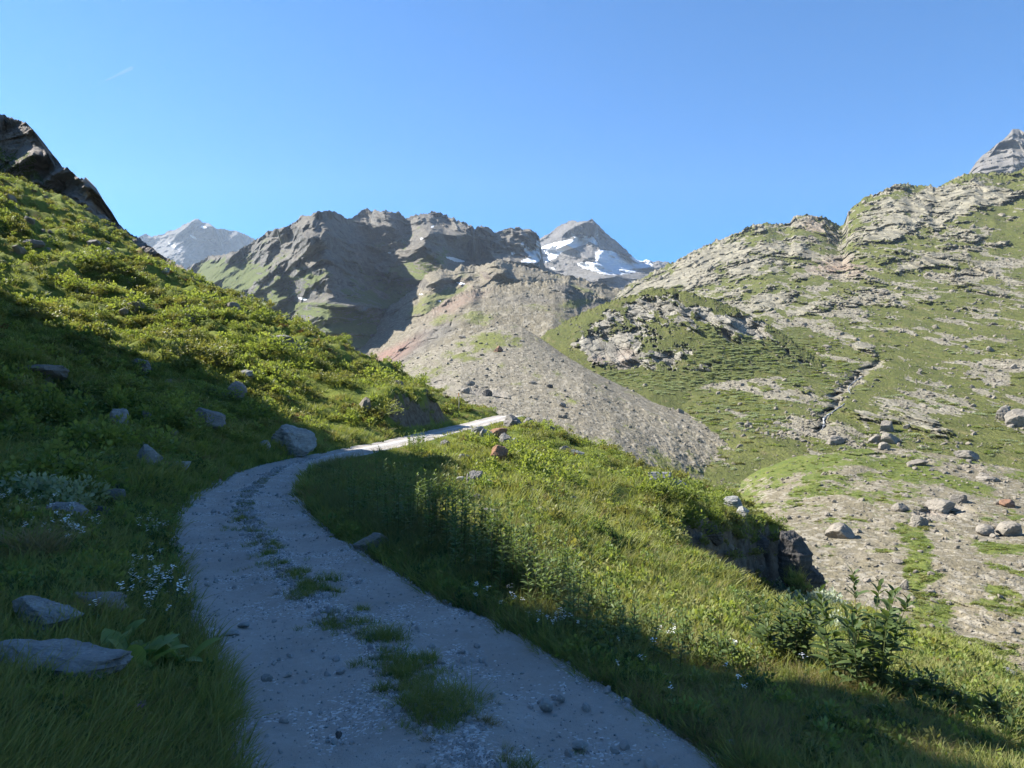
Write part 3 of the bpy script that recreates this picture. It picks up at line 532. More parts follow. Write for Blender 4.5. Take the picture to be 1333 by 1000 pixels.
def hit(px, py):
    """point of the near ground seen at a picture position"""
    ax, _ = ray(px, py); j = int(np.abs(np.tan(th)-ax).argmin()) if True else 0
    col = npy[:, j]; i = np.where((col <= py) & (NYg[:, j] > 1.))[0]
    i = i[0] if len(i) else len(rr)-1
    q = near[i, j].copy()
    if EDGE[i, j] < .1: q[2] = road_z(q[1])-.01
    return q, nn[i, j].copy()
def hit_layer(name, px, py):
    L = LAYERS[name]; j = int(np.abs(L['xs']-px).argmin()); i = int(np.abs(L['py'][:, j]-py).argmin())
    return L['p'][i, j].copy(), L['n'][i, j].copy()
def ground_z(x, y):
    j = np.abs(th-math.atan2(x, y)).argmin(); i = np.abs(rr-math.hypot(x, y)).argmin(); return near[i, j, 2], nn[i, j]

# ------------------------------------------------------------------ road
ns = 700; s_par = np.linspace(0, len(RC)-1, ns)**1.0
# denser close to the camera
s_par = (np.linspace(0, 1, ns)**1.5)*(len(RC)-1)
ctr = np.stack([np.interp(s_par, np.arange(len(RC)), RC[:, k]) for k in range(3)], -1)
tn = np.gradient(ctr[:, :2], axis=0); tn /= np.linalg.norm(tn, axis=1)[:, None]; rt = np.stack([tn[:, 1], -tn[:, 0]], -1)
cu = np.linspace(-1, 1, 120)
ew = 1+.09*noise(np.stack([ctr[:, 0]*.9, ctr[:, 1]*.9, 0*ctr[:, 0]], -1), 301)+.05*noise(np.stack([ctr[:, 0]*3, ctr[:, 1]*3, 0*ctr[:, 0]], -1), 303)
W = (ctr[:, 2]*ew+.12)[:, None]*cu[None]
rp = np.stack([ctr[:, 0:1]+rt[:, 0:1]*W, ctr[:, 1:2]+rt[:, 1:2]*W, road_z(ctr[:, 1])[:, None]+0*W], -1)
rut = np.exp(-((np.abs(cu)-.52)/.2)**2)
loose = np.clip(np.exp(-(cu/.17)**2)+sstep(.78, .98, np.abs(cu))*.8, 0, 1)
rp[..., 2] += -.03*rut[None]+.02*np.exp(-(cu/.2)**2)[None]+.012*fbm(rp/.5, 4, .5, 305)+.006*fbm(rp/.06, 3, .6, 307)-.055*sstep(.90, 1., np.abs(cu))[None]
lo = np.clip(loose[None]+.55*fbm(rp/np.array([.6, .6, 1]), 4, .6, 309), 0, 1)
far_grass = np.clip(np.exp(-(cu/.16)**2)[None]*sstep(8, 13, ctr[:, 1])[:, None]*(1-sstep(19, 24, ctr[:, 1]))[:, None]*(.8+1.2*fbm(rp/.8, 3, .6, 311)), 0, 1)
t = NT('gravel_mat')
n1 = t.noise(1.1, 5, .6); n2 = t.noise(14, 6, .7); v = t.voro(62, out='Color'); vd = t.voro(62); v2 = t.voro(150, out='Color'); v2d = t.voro(150)
sb = t.n('ShaderNodeSeparateColor'); t.put(sb.inputs[0], v); sb2 = t.n('ShaderNodeSeparateColor'); t.put(sb2.inputs[0], v2)
c = t.mix(t.ss(.3, .7, n1), (.285, .256, .224), (.36, .332, .298))
c = t.mix(t.math('MULTIPLY', t.ss(.4, .7, n2), .45), c, (.25, .225, .195))
pebb = t.mix(sb.outputs[1], (.34, .33, .32), (.60, .59, .57)); pebb2 = t.mix(sb2.outputs[1], (.24, .23, .215), (.40, .39, .37))
loa = t.math('ADD', t.attr('loose'), .0)
c = t.mix(t.math('MULTIPLY', t.ss(.35, .7, sb2.outputs[0]), t.math('ADD', t.math('MULTIPLY', loa, .75), .08)), c, pebb2)
c = t.mix(t.math('MULTIPLY', t.ss(.35, .5, t.math('ADD', sb.outputs[0], t.math('MULTIPLY', t.math('SUBTRACT', loa, .65), .9))), .85), c, pebb)
c = t.mix(t.ss(.4, .6, t.attr('verge')), c, (.10, .11, .04))
hb = t.math('ADD', t.math('MULTIPLY', t.math('SUBTRACT', 1., vd), t.math('ADD', loa, .25)), t.math('MULTIPLY', t.math('SUBTRACT', 1., v2d), .35))
M['gravel'] = t.surf(c, .9, t.bump(t.math('ADD', hb, t.math('MULTIPLY', n2, .6)), .7, .016), .15)
tag(mesh_np('road', rp, grid_faces(ns, 120), M['gravel'], attrs=dict(loose=lo, verge=far_grass)), kind='structure')

# base sheet under everything, out to the horizon
t = NT('base_mat'); M['base'] = t.surf(t.mix(t.noise(.002, 5), (.12, .13, .05), (.2, .18, .14)), .95)
g = np.linspace(-5500, 5500, 61); GX, GY = np.meshgrid(g, g)
tag(mesh_np('ground', np.stack([GX, GY, -150+25*noise(np.stack([GX, GY, 0*GX], -1)/900., 5)], -1), grid_faces(61, 61), M['base']), kind='structure')

# ------------------------------------------------------------------ unseen spur left of the frame, crest shaped to cast the foreground shadow
EDGEPX = [(-120, 330), (-60, 352), (0, 382), (60, 420), (110, 450), (180, 468), (250, 485), (296, 496), (326, 516), (357, 536), (377, 552), (408, 580), (438, 590), (500, 592), (560, 594), (600, 612), (612, 655), (622, 702), (678, 760), (762, 818), (850, 864), (1000, 887), (1120, 903), (1230, 946), (1333, 988), (1500, 1080)]
q = []
for (x, y) in EDGEPX:
    p0, _ = hit(x, y); s = 40 if y < 630 else 30
    q.append(p0+SUN*s)
q += [q[-1]+np.array([2.5, -5, -.5]), q[-1]+np.array([2, -14, -1])]
q = [q[0]+np.array([-14, 10, 4.])]+q
q = np.array(q); L_ = np.concatenate([[0], np.cumsum(np.linalg.norm(np.diff(q, axis=0), axis=1))])
sq = np.linspace(0, L_[-1], 420); top = np.stack([np.interp(sq, L_, q[:, k]) for k in range(3)], -1)
top[:, 2] += .7*fbm(top/np.array([1.8, 1.8, 1.8]), 5, .65, 401)
hdir = -SUN[:2]/np.linalg.norm(SUN[:2])
rows = []
for (off, frac) in ((4.5, -.3), (3.6, .05), (2.6, .35), (1.8, .62), (1.0, .82), (.4, .95), (0, 1.), (-.8, .97), (-2., .86), (-4., .6), (-7., .25), (-10, -.3)):
    xy = top[:, :2]+hdir[None]*off
    gz = np.array([ground_z(a, b)[0] for a, b in xy]); zt = gz-1+(top[:, 2]-gz+1)*max(frac, 0) if frac >= 0 else gz-1.5
    rows.append(np.concatenate([xy, zt[:, None]], 1))
rows = np.array(rows); fine = []
for k in range(len(rows)-1):
    for tt in np.linspace(0, 1, 6, endpoint=False): fine.append(rows[k]*(1-tt)+rows[k+1]*tt)
fine = np.array(fine+[rows[-1]])
dd = .5*fbm(fine/2.5, 4, .6, 403)-.3; isTop = np.zeros(len(fine)); dd[6*6-1:6*6+2] *= .2
fine[..., :2] += dd[..., None]*hdir
tag(mesh_np('spur', fine, grid_faces(len(fine), 420), M['cliff'], attrs=dict(grass=np.clip(.5+fbm(fine/3., 3, .6, 405), 0, 1), scree=Z(dd), red=Z(dd), snow=Z(dd))), kind='structure')
# ------------------------------------------------------------------ prototypes
import bmesh
def ico(sub):
    bm = bmesh.new(); bmesh.ops.create_icosphere(bm, subdivisions=sub, radius=1.)
    v = np.array([x.co[:] for x in bm.verts]); f = np.array([[y.index for y in x.verts] for x in bm.faces]); bm.free(); return v, f
ICO = {k: ico(k) for k in (1, 2, 3, 4, 5)}
def rock_verts(seed, sub, planes=13, rough=.05, strata=0., flat=0.):
    r = np.random.default_rng(seed); v, f = ICO[sub]
    n = r.normal(size=(planes, 3)); n /= np.linalg.norm(n, axis=1)[:, None]
    n = np.concatenate([n, [[0, 0, 1]] if flat else np.zeros((0, 3))]); d = r.uniform(.62, 1., len(n))
    if flat: d[-1] = flat
    dot = v@n.T; rad = np.where(dot > .05, d[None]/np.maximum(dot, .05), 9.).min(1); rad = np.minimum(rad, 1.35)
    p = v*rad[:, None]
    _, _, ci_ = worley(p*1.5+seed, seed)
    p = p*(1-.10*ci_*(sub > 2))[:, None]+v*(rough*fbm(p*1.6+seed, 5, .6, seed)+rough*.7*ridged(p*4+seed, 3, .5, seed+1))[:, None]
    if strata: p[:, :2] *= (1+strata*noise(np.stack([p[:, 0]*.6, p[:, 1]*.6, p[:, 2]*7], -1)+seed, 3))[:, None]
    lo, hi = p.min(0), p.max(0); return (p-(lo+hi)/2)/((hi-lo)/2), f
M['pale_stone'] = stone_mat('pale_stone_mat', (.36, .36, .34), (.24, .24, .225), (.15, .145, .13), 2.2, .7)
M['grey_stone'] = stone_mat('grey_stone_mat', (.26, .245, .22), (.20, .19, .17), (.15, .14, .13), .8)
M['buff_stone'] = stone_mat('buff_stone_mat', (.29, .26, .21), (.235, .21, .172), (.17, .15, .128), .25)
M['rust_stone'] = stone_mat('rust_stone_mat', (.30, .16, .09), (.25, .15, .10), (.2, .14, .11), .8, .15)
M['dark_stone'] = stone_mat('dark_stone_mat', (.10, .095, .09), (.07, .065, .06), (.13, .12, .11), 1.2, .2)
M['scree_stone'] = stone_mat('scree_stone_mat', (.23, .20, .15), (.285, .255, .20), (.17, .147, .112), .3, .1)
M['pebble'] = stone_mat('pebble_mat', (.40, .39, .37), (.29, .28, .265), (.52, .51, .49), 20, .0)
def fit_rot(yaw, tilt=0, roll=0): return Euler((tilt, roll, yaw)).to_matrix()

def blades(n, rad, h, wid, lean, seed, seg=3, curl=.5, pos=None):
    r = np.random.default_rng(seed); V = []; Fc = []; T = []
    a = r.uniform(0, 2*np.pi, n); q = np.sqrt(r.uniform(0, 1, n))*rad
    bx, by = (q*np.cos(a), q*np.sin(a)) if pos is None else pos
    az = a+r.normal(0, .8, n); ln = np.abs(r.normal(lean, lean*.5, n))+q/rad*lean*.5; hh = h*r.uniform(.45, 1.1, n); ww = wid*r.uniform(.6, 1.2, n); fa = r.uniform(0, np.pi, n)
    for s in range(seg+1):
        t = s/seg; off = ln*hh*(t**(1+curl))
        cx, cy, cz = bx+np.cos(az)*off, by+np.sin(az)*off, hh*t*(1-.25*ln*t)
        w = ww*(1-t)**.7+.0004
        V.append(np.stack([cx-np.cos(fa)*w, cy-np.sin(fa)*w, cz], -1)); V.append(np.stack([cx+np.cos(fa)*w, cy+np.sin(fa)*w, cz], -1)); T += [np.full(n, t)]*2
    V = np.array(V); N2 = 2*(seg+1); idx = np.arange(N2*n).reshape(N2, n)
    for s in range(seg): Fc.append(np.stack([idx[2*s], idx[2*s+1], idx[2*s+3], idx[2*s+2]], -1))
    return V.reshape(-1, 3), np.concatenate(Fc), np.concatenate(T)
def leaves(base, direc, up, L, Wd, droop=.3, seg=3, fold=.25):
    """lanceolate leaves: base, unit direction, up (n,3), length, half width (n)"""
    n = len(base); side = np.cross(direc, up); side /= np.linalg.norm(side, axis=1)[:, None]+1e-9; nz = np.cross(side, direc)
    V = []; T = []
    for s in range(seg+1):
        t = s/seg; w = (Wd*np.sin(np.pi*min(t*.88+.10, 1.))**.8)[:, None] if s < seg else (Wd*.03)[:, None]
        c = base+direc*(L*t)[:, None]-np.array([0, 0, 1.])*(L*droop*t*t)[:, None]
        V += [c-side*w+nz*w*fold, c, c+side*w+nz*w*fold]; T += [np.full(n, t)]*3
    idx = np.arange(3*(seg+1)*n).reshape(3*(seg+1), n); Fc = []
    for s in range(seg):
        for k in (0, 1): Fc.append(np.stack([idx[3*s+k], idx[3*s+k+1], idx[3*s+4+k], idx[3*s+3+k]], -1))
    return np.array(V).reshape(-1, 3), np.concatenate(Fc), np.concatenate(T)
def merge(parts):
    V, Fc, T, o = [], [], [], 0
    for v, f, t in parts: V.append(v); Fc.append(f+o); T.append(t); o += len(v)
    return np.concatenate(V), np.concatenate(Fc), np.concatenate(T)
def tube(path, r0, r1, k=5):
    path = np.asarray(path, float); n = len(path); tg = np.gradient(path, axis=0); tg /= np.linalg.norm(tg, axis=1)[:, None]+1e-9
    a = np.cross(tg, [.31, .95, .05]); a /= np.linalg.norm(a, axis=1)[:, None]+1e-9; b = np.cross(tg, a)
    ph = np.linspace(0, 2*np.pi, k, endpoint=False); r = np.linspace(r0, r1, n)[:, None, None]
    v = path[:, None]+r*(np.cos(ph)[None, :, None]*a[:, None]+np.sin(ph)[None, :, None]*b[:, None])
    i = np.arange(n*k).reshape(n, k); j = np.roll(i, -1, 1)
    f = np.stack([i[:-1], j[:-1], j[1:], i[1:]], -1).reshape(-1, 4); return v.reshape(-1, 3), f, np.zeros(n*k)
def dome(seed, n, rad, h, leaf, lumps=7, up=.6, spread=1.):
    """leafy low shrub: leaves spread through several lumps of different height, gaps between"""
    r = np.random.default_rng(seed); c = r.normal(0, .42*rad, (lumps, 2)); lr = r.uniform(.3, .55, lumps)*rad; lh = r.uniform(.55, 1.1, lumps)*h
    k = r.integers(0, lumps, n); d = r.normal(size=(n, 3)); d[:, 2] = np.abs(d[:, 2])*1.0+.05; d /= np.linalg.norm(d, axis=1)[:, None]
    rr_ = r.uniform(.55, 1.05, n)**.6
    p = np.stack([c[k, 0]+d[:, 0]*lr[k]*rr_, c[k, 1]+d[:, 1]*lr[k]*rr_, d[:, 2]*lh[k]*rr_], -1)
    dr = d*spread+r.normal(0, .55, (n, 3)); dr[:, 2] += up*.5; dr /= np.linalg.norm(dr, axis=1)[:, None]
    u = r.normal(0, .5, (n, 3))+np.array([0, 0, 1.]); L = leaf*r.uniform(.6, 1.3, n)
    v, f, t = leaves(p, dr, u, L, L*.28, .15, 2, .2)
    tw = [tube(np.stack([np.zeros(3), .5*p[i]+[0, 0, .05*h], p[i]]), .012*rad/.5, .004*rad/.5, 4) for i in r.integers(0, n, 14)]
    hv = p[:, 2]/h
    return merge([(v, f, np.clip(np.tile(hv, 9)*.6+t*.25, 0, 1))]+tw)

PROTO = {}
def proto_col(name, items, mat, smooth=True):
    c = bpy.data.collections.new(name)
    for i, (v, f, t) in enumerate(items):
        o = mesh_np(name, v, f, mat[i % len(mat)] if isinstance(mat, list) else mat, smooth, dict(tip=t) if t is not None else None, link=False); c.objects.link(o)
    PROTO[name] = c; return c
def scatter(name, pts, rot, scl, idx, col, label, cat):
    n = len(pts); me = bpy.data.meshes.new(name); me.vertices.add(n); me.vertices.foreach_set('co', np.asarray(pts, np.float32).ravel())
    for nm, ty, key, a in (('rot', 'FLOAT_VECTOR', 'vector', rot), ('scl', 'FLOAT_VECTOR', 'vector', scl), ('idx', 'INT', 'value', idx)):
        at = me.attributes.new(nm, ty, 'POINT'); at.data.foreach_set(key, np.asarray(a, np.int32 if ty == 'INT' else np.float32).ravel())
    o = bpy.data.objects.new(name, me); ROOT.objects.link(o)
    ng = bpy.data.node_groups.new(name+'_nodes', 'GeometryNodeTree')
    ng.interface.new_socket('Geometry', in_out='INPUT', socket_type='NodeSocketGeometry'); ng.interface.new_socket('Geometry', in_out='OUTPUT', socket_type='NodeSocketGeometry')
    gi = ng.nodes.new('NodeGroupInput'); go = ng.nodes.new('NodeGroupOutput'); ip = ng.nodes.new('GeometryNodeInstanceOnPoints'); ci = ng.nodes.new('GeometryNodeCollectionInfo')
    ci.inputs['Collection'].default_value = col; ci.inputs['Separate Children'].default_value = True; ci.inputs['Reset Children'].default_value = True
    ip.inputs['Pick Instance'].default_value = True
    def na(nm, ty):
        x = ng.nodes.new('GeometryNodeInputNamedAttribute'); x.data_type = ty; x.inputs['Name'].default_value = nm; return x.outputs['Attribute']
    L = ng.links
    L.new(gi.outputs[0], ip.inputs['Points']); L.new(ci.outputs[0], ip.inputs['Instance']); L.new(na('idx', 'INT'), ip.inputs['Instance Index'])
    L.new(na('rot', 'FLOAT_VECTOR'), ip.inputs['Rotation']); L.new(na('scl', 'FLOAT_VECTOR'), ip.inputs['Scale']); L.new(ip.outputs[0], go.inputs[0])
    m = o.modifiers.new('scatter', 'NODES'); m.node_group = ng
    return tag(o, label, cat, kind='stuff')

FRESH = [(.200, .248, .056), (.148, .198, .046), (.09, .125, .033), (.26, .26, .095)]
LONGG = [(.125, .165, .045), (.095, .135, .038), (.065, .095, .030), (.20, .195, .09)]
DRY = [(.20, .165, .075), (.16, .13, .06), (.12, .10, .045), (.26, .21, .11)]
M['grass'] = leaf_mat('grass_mat', FRESH, .45); M['long_grass'] = leaf_mat('long_grass_mat', LONGG, .45); M['dry_grass'] = leaf_mat('dry_grass_mat', DRY, .4)
M['shrub_leaf'] = leaf_mat('shrub_leaf_mat', [(.190, .250, .056), (.125, .180, .042), (.058, .090, .026), (.275, .315, .09)], .5)
M['heath_leaf'] = leaf_mat('heath_leaf_mat', [(.165, .205, .052), (.19, .18, .052), (.072, .088, .031), (.25, .25, .085)], .35)
M['rust_leaf'] = leaf_mat('rust_leaf_mat', [(.15, .085, .035), (.12, .09, .035), (.08, .06, .025), (.20, .10, .05)], .35)
M['willow_leaf'] = leaf_mat('willow_leaf_mat', [(.27, .32, .20), (.22, .27, .16), (.16, .20, .11), (.36, .41, .30)], .45)
M['silver_leaf'] = leaf_mat('silver_leaf_mat', [(.34, .39, .30), (.28, .33, .24), (.20, .245, .16), (.42, .46, .38)], .35)
M['broad_leaf'] = leaf_mat('broad_leaf_mat', [(.17, .245, .07), (.14, .21, .06), (.12, .18, .05), (.2, .27, .09)], .4, rough=.45)
M['weed_leaf'] = leaf_mat('weed_leaf_mat', [(.075, .115, .040), (.060, .095, .034), (.045, .075, .027), (.105, .145, .05)], .4, rough=.5)  # leaf green darkened to carry the shade on the tall backlit plants
M['verge_leaf'] = leaf_mat('verge_leaf_mat', [(.125, .185, .060), (.10, .155, .05), (.075, .12, .04), (.17, .22, .08)], .45, rough=.5)
M['stem'] = leaf_mat('stem_mat', [(.10, .12, .04), (.12, .09, .05), (.08, .09, .03)], .1)
t = NT('petal_mat'); M['petal'] = t.surf((.72, .72, .66), .7)
t = NT('yellow_mat'); M['yellow'] = t.surf((.65, .5, .06), .7)
t = NT('purple_mat'); M['purple'] = t.surf((.30, .12, .36), .7)
proto_col('tuft', [blades(24, .10, .20, .0042, .5, s) for s in range(5)]+[blades(26, .10, .14, .0026, .6, 90+s) for s in range(2)], [M['grass']]*5+[M['dry_grass']]*2)
proto_col('tall_tuft', [blades(26, .17, .40, .0060, .38, 20+s, 4) for s in range(5)]+[blades(14, .14, .46, .0032, .3, 95, 4)], [M['long_grass']]*5+[M['dry_grass']])
proto_col('far_tuft', [blades(40, .26, .30, .016, .5, 40+s) for s in range(4)]+[blades(30, .26, .28, .014, .6, 49)], [M['grass']]*4+[M['dry_grass']])
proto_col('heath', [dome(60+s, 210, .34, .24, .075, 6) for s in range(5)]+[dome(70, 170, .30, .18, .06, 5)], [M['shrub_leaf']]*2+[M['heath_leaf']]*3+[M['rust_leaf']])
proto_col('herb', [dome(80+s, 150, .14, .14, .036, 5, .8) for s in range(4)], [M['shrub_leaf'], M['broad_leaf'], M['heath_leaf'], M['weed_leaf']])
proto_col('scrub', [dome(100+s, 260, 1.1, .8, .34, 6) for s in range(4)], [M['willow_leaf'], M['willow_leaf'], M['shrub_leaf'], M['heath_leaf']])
proto_col('stone', [(*rock_verts(200+s, 2, 9, .05), None) for s in range(8)], M['scree_stone'], False)
proto_col('pebble', [(*rock_verts(220+s, 2, 9, .05), None) for s in range(6)], M['pebble'], False)

# ------------------------------------------------------------------ scattering on the near ground
r = np.random.default_rng(11)
dpy = np.abs(np.gradient(npy, axis=0)); dth = np.gradient(th)[None]*F
IN = (npx > -180) & (npx < 1620) & (NYg > 1.5) & (npy < 1200)
hidden = npy > vis_run+45
def pick(n, wt):
    w = (wt*IN*~hidden*(dpy+.25)*dth).ravel(); w = np.clip(w, 0, None); w /= w.sum(); k = r.choice(len(w), n, p=w)
    i, j = np.unravel_index(k, npy.shape); i2 = np.minimum(i+1, npy.shape[0]-1); j2 = np.minimum(j+1, npy.shape[1]-1)
    a, b = r.uniform(0, 1, (2, n, 1)); p = near[i, j]*(1-a)*(1-b)+near[i2, j]*a*(1-b)+near[i, j2]*(1-a)*b+near[i2, j2]*a*b
    return p, nn[i, j], RR[i, j]
def plant_rot(nrm, n, k=.4, jit=.15):
    return np.stack([-nrm[:, 1]*k+r.normal(0, jit, n), nrm[:, 0]*k+r.normal(0, jit, n), r.uniform(0, 6.28, n)], -1)
nz_ = nn[..., 2]
ok = (EDGE > .04)
dirt_ok = 1-sstep(.45, .7, dirt)
left = RSIDE < 0
tallz = np.clip(blobs(npx, npy, [(470, 650, 90, 45, 35, 1.2), (600, 730, 130, 45, 32, 1.2), (760, 830, 90, 28, 28, .8), (440, 610, 40, 20, 0, 1)]), 0, 1)*(~left)*(EDGE > .35)*(RR < 26)
shortv = sstep(3.2, 5, RR)
dryz = np.clip(blobs(npx, npy, [(1060, 950, 280, 75, 8, 1.2), (1000, 900, 150, 30, 5, .6)]), 0, 1)*(~left)
nod = 1-np.clip(1.3*blobs(npx, npy, [(140, 648, 26, 26, -42, 1.), (168, 622, 14, 8, -20, .8)]), 0, .97)
noros = nod*(1-np.clip(blobs(npx, npy, [(185, 868, 55, 34, 0, 1.2), (178, 950, 14, 14, 0, .8)]), 0, .9))
clump = .45+.8*fbm(near/np.array([1.6, 1.6, 3]), 3, .5, 501)
def tall_filter(p): return p
n = 23000; p, q_, R_ = pick(n, ok*noros*dirt_ok*(1-.75*tallz)*np.clip(1.3-RR/30, .05, 1)*np.clip(clump+.35, .15, 1.4))
e = np.interp(R_, [2, 4, 12, 30], [.85, .9, 1.25, 2.0])[:, None]*r.uniform(.6, 1.25, (n, 1)); ide = r.choice(7, n, p=[.15, .15, .15, .15, .14, .13, .13])
jj = np.abs(th[:, None]-np.arctan2(p[:, 0], p[:, 1])[None]).argmin(0); ii = np.abs(rr[:, None]-R_[None]).argmin(0); ide = np.where(r.uniform(0, 1, n) < .7*dryz[ii, jj], r.integers(5, 7, n), ide); e = e*(1-.35*dryz[ii, jj][:, None])
scatter('grass', p-[0, 0, .01], plant_rot(q_, n), e*np.array([1, 1, 1.]), ide, PROTO['tuft'], 'short green meadow grass along both sides of the gravel track', 'grass')
n = 3400; p, q_, R_ = pick(n, tallz*ok*np.clip(clump+.2, .1, 1.5))
ed = np.interp(R_, [4, 6, 10, 26], [.45, .6, .85, 1.1])[:, None]
scatter('tall_grass', p-[0, 0, .02], plant_rot(q_, n), ed*r.uniform(.6, 1.1, (n, 1))*np.ones((1, 3)), r.choice(6, n, p=[.19, .19, .19, .19, .16, .08]), PROTO['tall_tuft'], 'tall green grass on the bank right of the track', 'grass')
n = 11000; p, q_, R_ = pick(n, ok*dirt_ok*(RR > 14)*np.clip(clump+.3, .2, 1.3))
scatter('hill_grass', p-[0, 0, .03], plant_rot(q_, n), r.uniform(.5, 1.3, (n, 1))*np.ones((1, 3)), r.choice(5, n, p=[.23, .23, .22, .2, .12]), PROTO['far_tuft'], 'grass tussocks covering the sunlit hillside', 'grass')
wh = (EDGE > 1.0)*(RR > 8)*np.clip(sstep(.0, .3, fbm(near/np.array([3.5, 3.5, 5]), 3, .55, 503))+.05, 0, 1)
n = 7500; p, q_, R_ = pick(n, wh*nod*(1-.5*dirt)*np.where(left, 1., .55))
hx = np.clip(heath[tuple(np.array([np.abs(rr[:, None]-R_[None]).argmin(0), np.abs(th[:, None]-np.arctan2(p[:, 0], p[:, 1])[None]).argmin(0)]))], 0, 1)
ih = np.where(r.uniform(0, 1, n) < hx*.22, 5, r.integers(0, 5, n))
scatter('heath', p-[0, 0, .04], plant_rot(q_, n), np.interp(R_, [8, 20, 60], [.7, 1., 1.7])[:, None]*r.uniform(.6, 1.4, (n, 1))*np.ones((1, 3)), ih, PROTO['heath'], 'low alpine heath and juniper covering the slopes beside the track', 'heath')
n = 9500; p, q_, R_ = pick(n, ok*noros*dirt_ok*(RR < 20)*(EDGE > .15)*(1-.9*dryz)*np.clip(.3+fbm(near/.9, 3, .5, 505), 0, 1))
scatter('herbs', p-[0, 0, .01], plant_rot(q_, n), np.interp(R_, [3, 8, 20], [.6, .9, 1.5])[:, None]*r.uniform(.5, 1.4, (n, 1))*np.ones((1, 3)), r.integers(0, 4, n), PROTO['herb'], 'small leafy herbs growing through the verge grass', 'herbs')
n = 900; p, q_, R_ = pick(n, (EDGE > .3)*(RR > 6)*np.clip(.1+dirt, 0, 1))
sz = R_[:, None]/F*r.pareto(2.2, (n, 1)).clip(.3, 4)*2.6+.01
scatter('stones', p+sz*[0, 0, .1], r.uniform(0, 6.28, (n, 3)), sz*r.uniform(.6, 1.2, (n, 3)), r.integers(0, 8, n), PROTO['stone'], 'small grey stones lying in the grass of the slopes', 'stones')
# gravel on the road
kk = rp.reshape(-1, 3); kd = np.linalg.norm(kk[:, :2], axis=1); lw = lo.ravel()
cell = np.repeat(np.gradient(ctr[:, 1])[:, None], 120, 1).ravel()
wg = (kd > 2.6)*(kd < 26)*(lw**2.5+.03)*np.abs(cell)/np.maximum(kd, 3)**1.5; wg /= wg.sum()
n = 26000; k = r.choice(len(wg), n, p=wg); p = kk[k]+np.concatenate([r.uniform(-.02, .02, (n, 2)), np.zeros((n, 1))], 1)
sz = (.0035+.0035*r.pareto(2.6, (n, 1)).clip(0, 7))*np.interp(kd[k], [3, 25], [1, 2.2])[:, None]
scatter('gravel', p+sz*[0, 0, .25], r.uniform(0, 6.28, (n, 3)), sz*r.uniform(.7, 1.25, (n, 3))*[1, 1, .8], r.integers(0, 6, n), PROTO['pebble'], 'loose grey gravel strewn over the track', 'gravel')
# scraps of grass growing along the stony middle of the track
wt = (kd > 3)*(kd < 13)*np.exp(-(np.tile(cu, ns)/.16)**2)*np.clip(fbm(kk/.55, 3, .6, 511)+.05, 0, 1)*np.abs(cell)/np.maximum(kd, 3); wt /= wt.sum()
n = 1000; k = r.choice(len(wt), n, p=wt); p = kk[k]+np.concatenate([r.uniform(-.03, .03, (n, 2)), np.zeros((n, 1))], 1)
scatter('track_grass', p, np.stack([r.normal(0, .2, n), r.normal(0, .2, n), r.uniform(0, 6.28, n)], -1), r.uniform(.18, .45, (n, 1))*np.ones((1, 3)), r.choice(7, n, p=[.15, .15, .15, .15, .14, .13, .13]), PROTO['tuft'], 'scraps of short grass growing in the stony middle of the track', 'grass')
# scree on the far slopes
def pick_layer(name, n, wt, smin, pw, smax, flat=.7):
    L = LAYERS[name]; w = wt(L)*(np.abs(np.gradient(L['py'], axis=0))+.02)*(L['px'] > -60)*(L['px'] < 1400)
    w = np.clip(w, 0, None).ravel(); w /= w.sum(); k = r.choice(len(w), n, p=w); i, j = np.unravel_index(k, L['py'].shape)
    i2 = np.minimum(i+1, L['py'].shape[0]-1); j2 = np.minimum(j+1, L['py'].shape[1]-1); a, b = r.uniform(0, 1, (2, n, 1))
    p = L['p'][i, j]*(1-a-b)+L['p'][i2, j]*a+L['p'][i, j2]*b
    s = (smin*(1+r.pareto(pw, n))).clip(0, smax)[:, None]*.5*p[:, 1:2]/F
    return p, s
def scree(name, jobs, label):
    pp, ss_ = zip(*[pick_layer(*j) for j in jobs]); p = np.concatenate(pp); s = np.concatenate(ss_); n = len(p)
    scatter(name, p+s*[0, 0, .2], np.stack([r.normal(0, .5, n), r.normal(0, .5, n), r.uniform(0, 6.28, n)], -1), s*np.stack([r.uniform(.8, 1.5, n), r.uniform(.7, 1.2, n), r.uniform(.5, .95, n)], -1), r.integers(0, 8, n), PROTO['stone'], label, 'scree')
scree('scree', [('moraine', 12000, lambda L: L['at']['scree']*(1-.8*L['at']['grass'])+.1, .9, 2.6, 5.), ('upper_moraine', 2500, lambda L: L['at']['scree']+.1, .9, 3., 4)], 'bare grey scree covering the moraine tongue in the valley')
scree('rubble', [('valley_floor', 11000, lambda L: .25+L['at']['scree']*(1-.85*L['at']['grass'])+.9*blobs(L['px'], L['py'], [(1230, 610, 90, 14, 8, 1.), (1220, 670, 60, 16, 0, 1.), (1180, 760, 200, 60, 0, .2)]), 1.1, 2.2, 8.)], 'broken stones strewn over the valley floor')
scree('slope_stones', [('mountain_side', 11000, lambda L: .10+.9*L['at']['scree']+1.2*blobs(L['px'], L['py'], [(1130, 572, 90, 10, 3, 1.), (1000, 560, 50, 10, 0, 1.), (1060, 545, 14, 16, 0, 1.5), (1100, 500, 14, 20, 0, .8)]), 1.1, 2.3, 7.), ('rocky_knoll', 500, lambda L: .2+(L['py'] < 490), 1.2, 2.6, 6.)], 'pale stones lying on the green mountain side')
def scrub_pts(name, n, wt, lo_, hi_):
    p, _ = pick_layer(name, n, wt, 1, 3, 1); return p, r.uniform(lo_, hi_, (n, 1))*np.ones((1, 3))
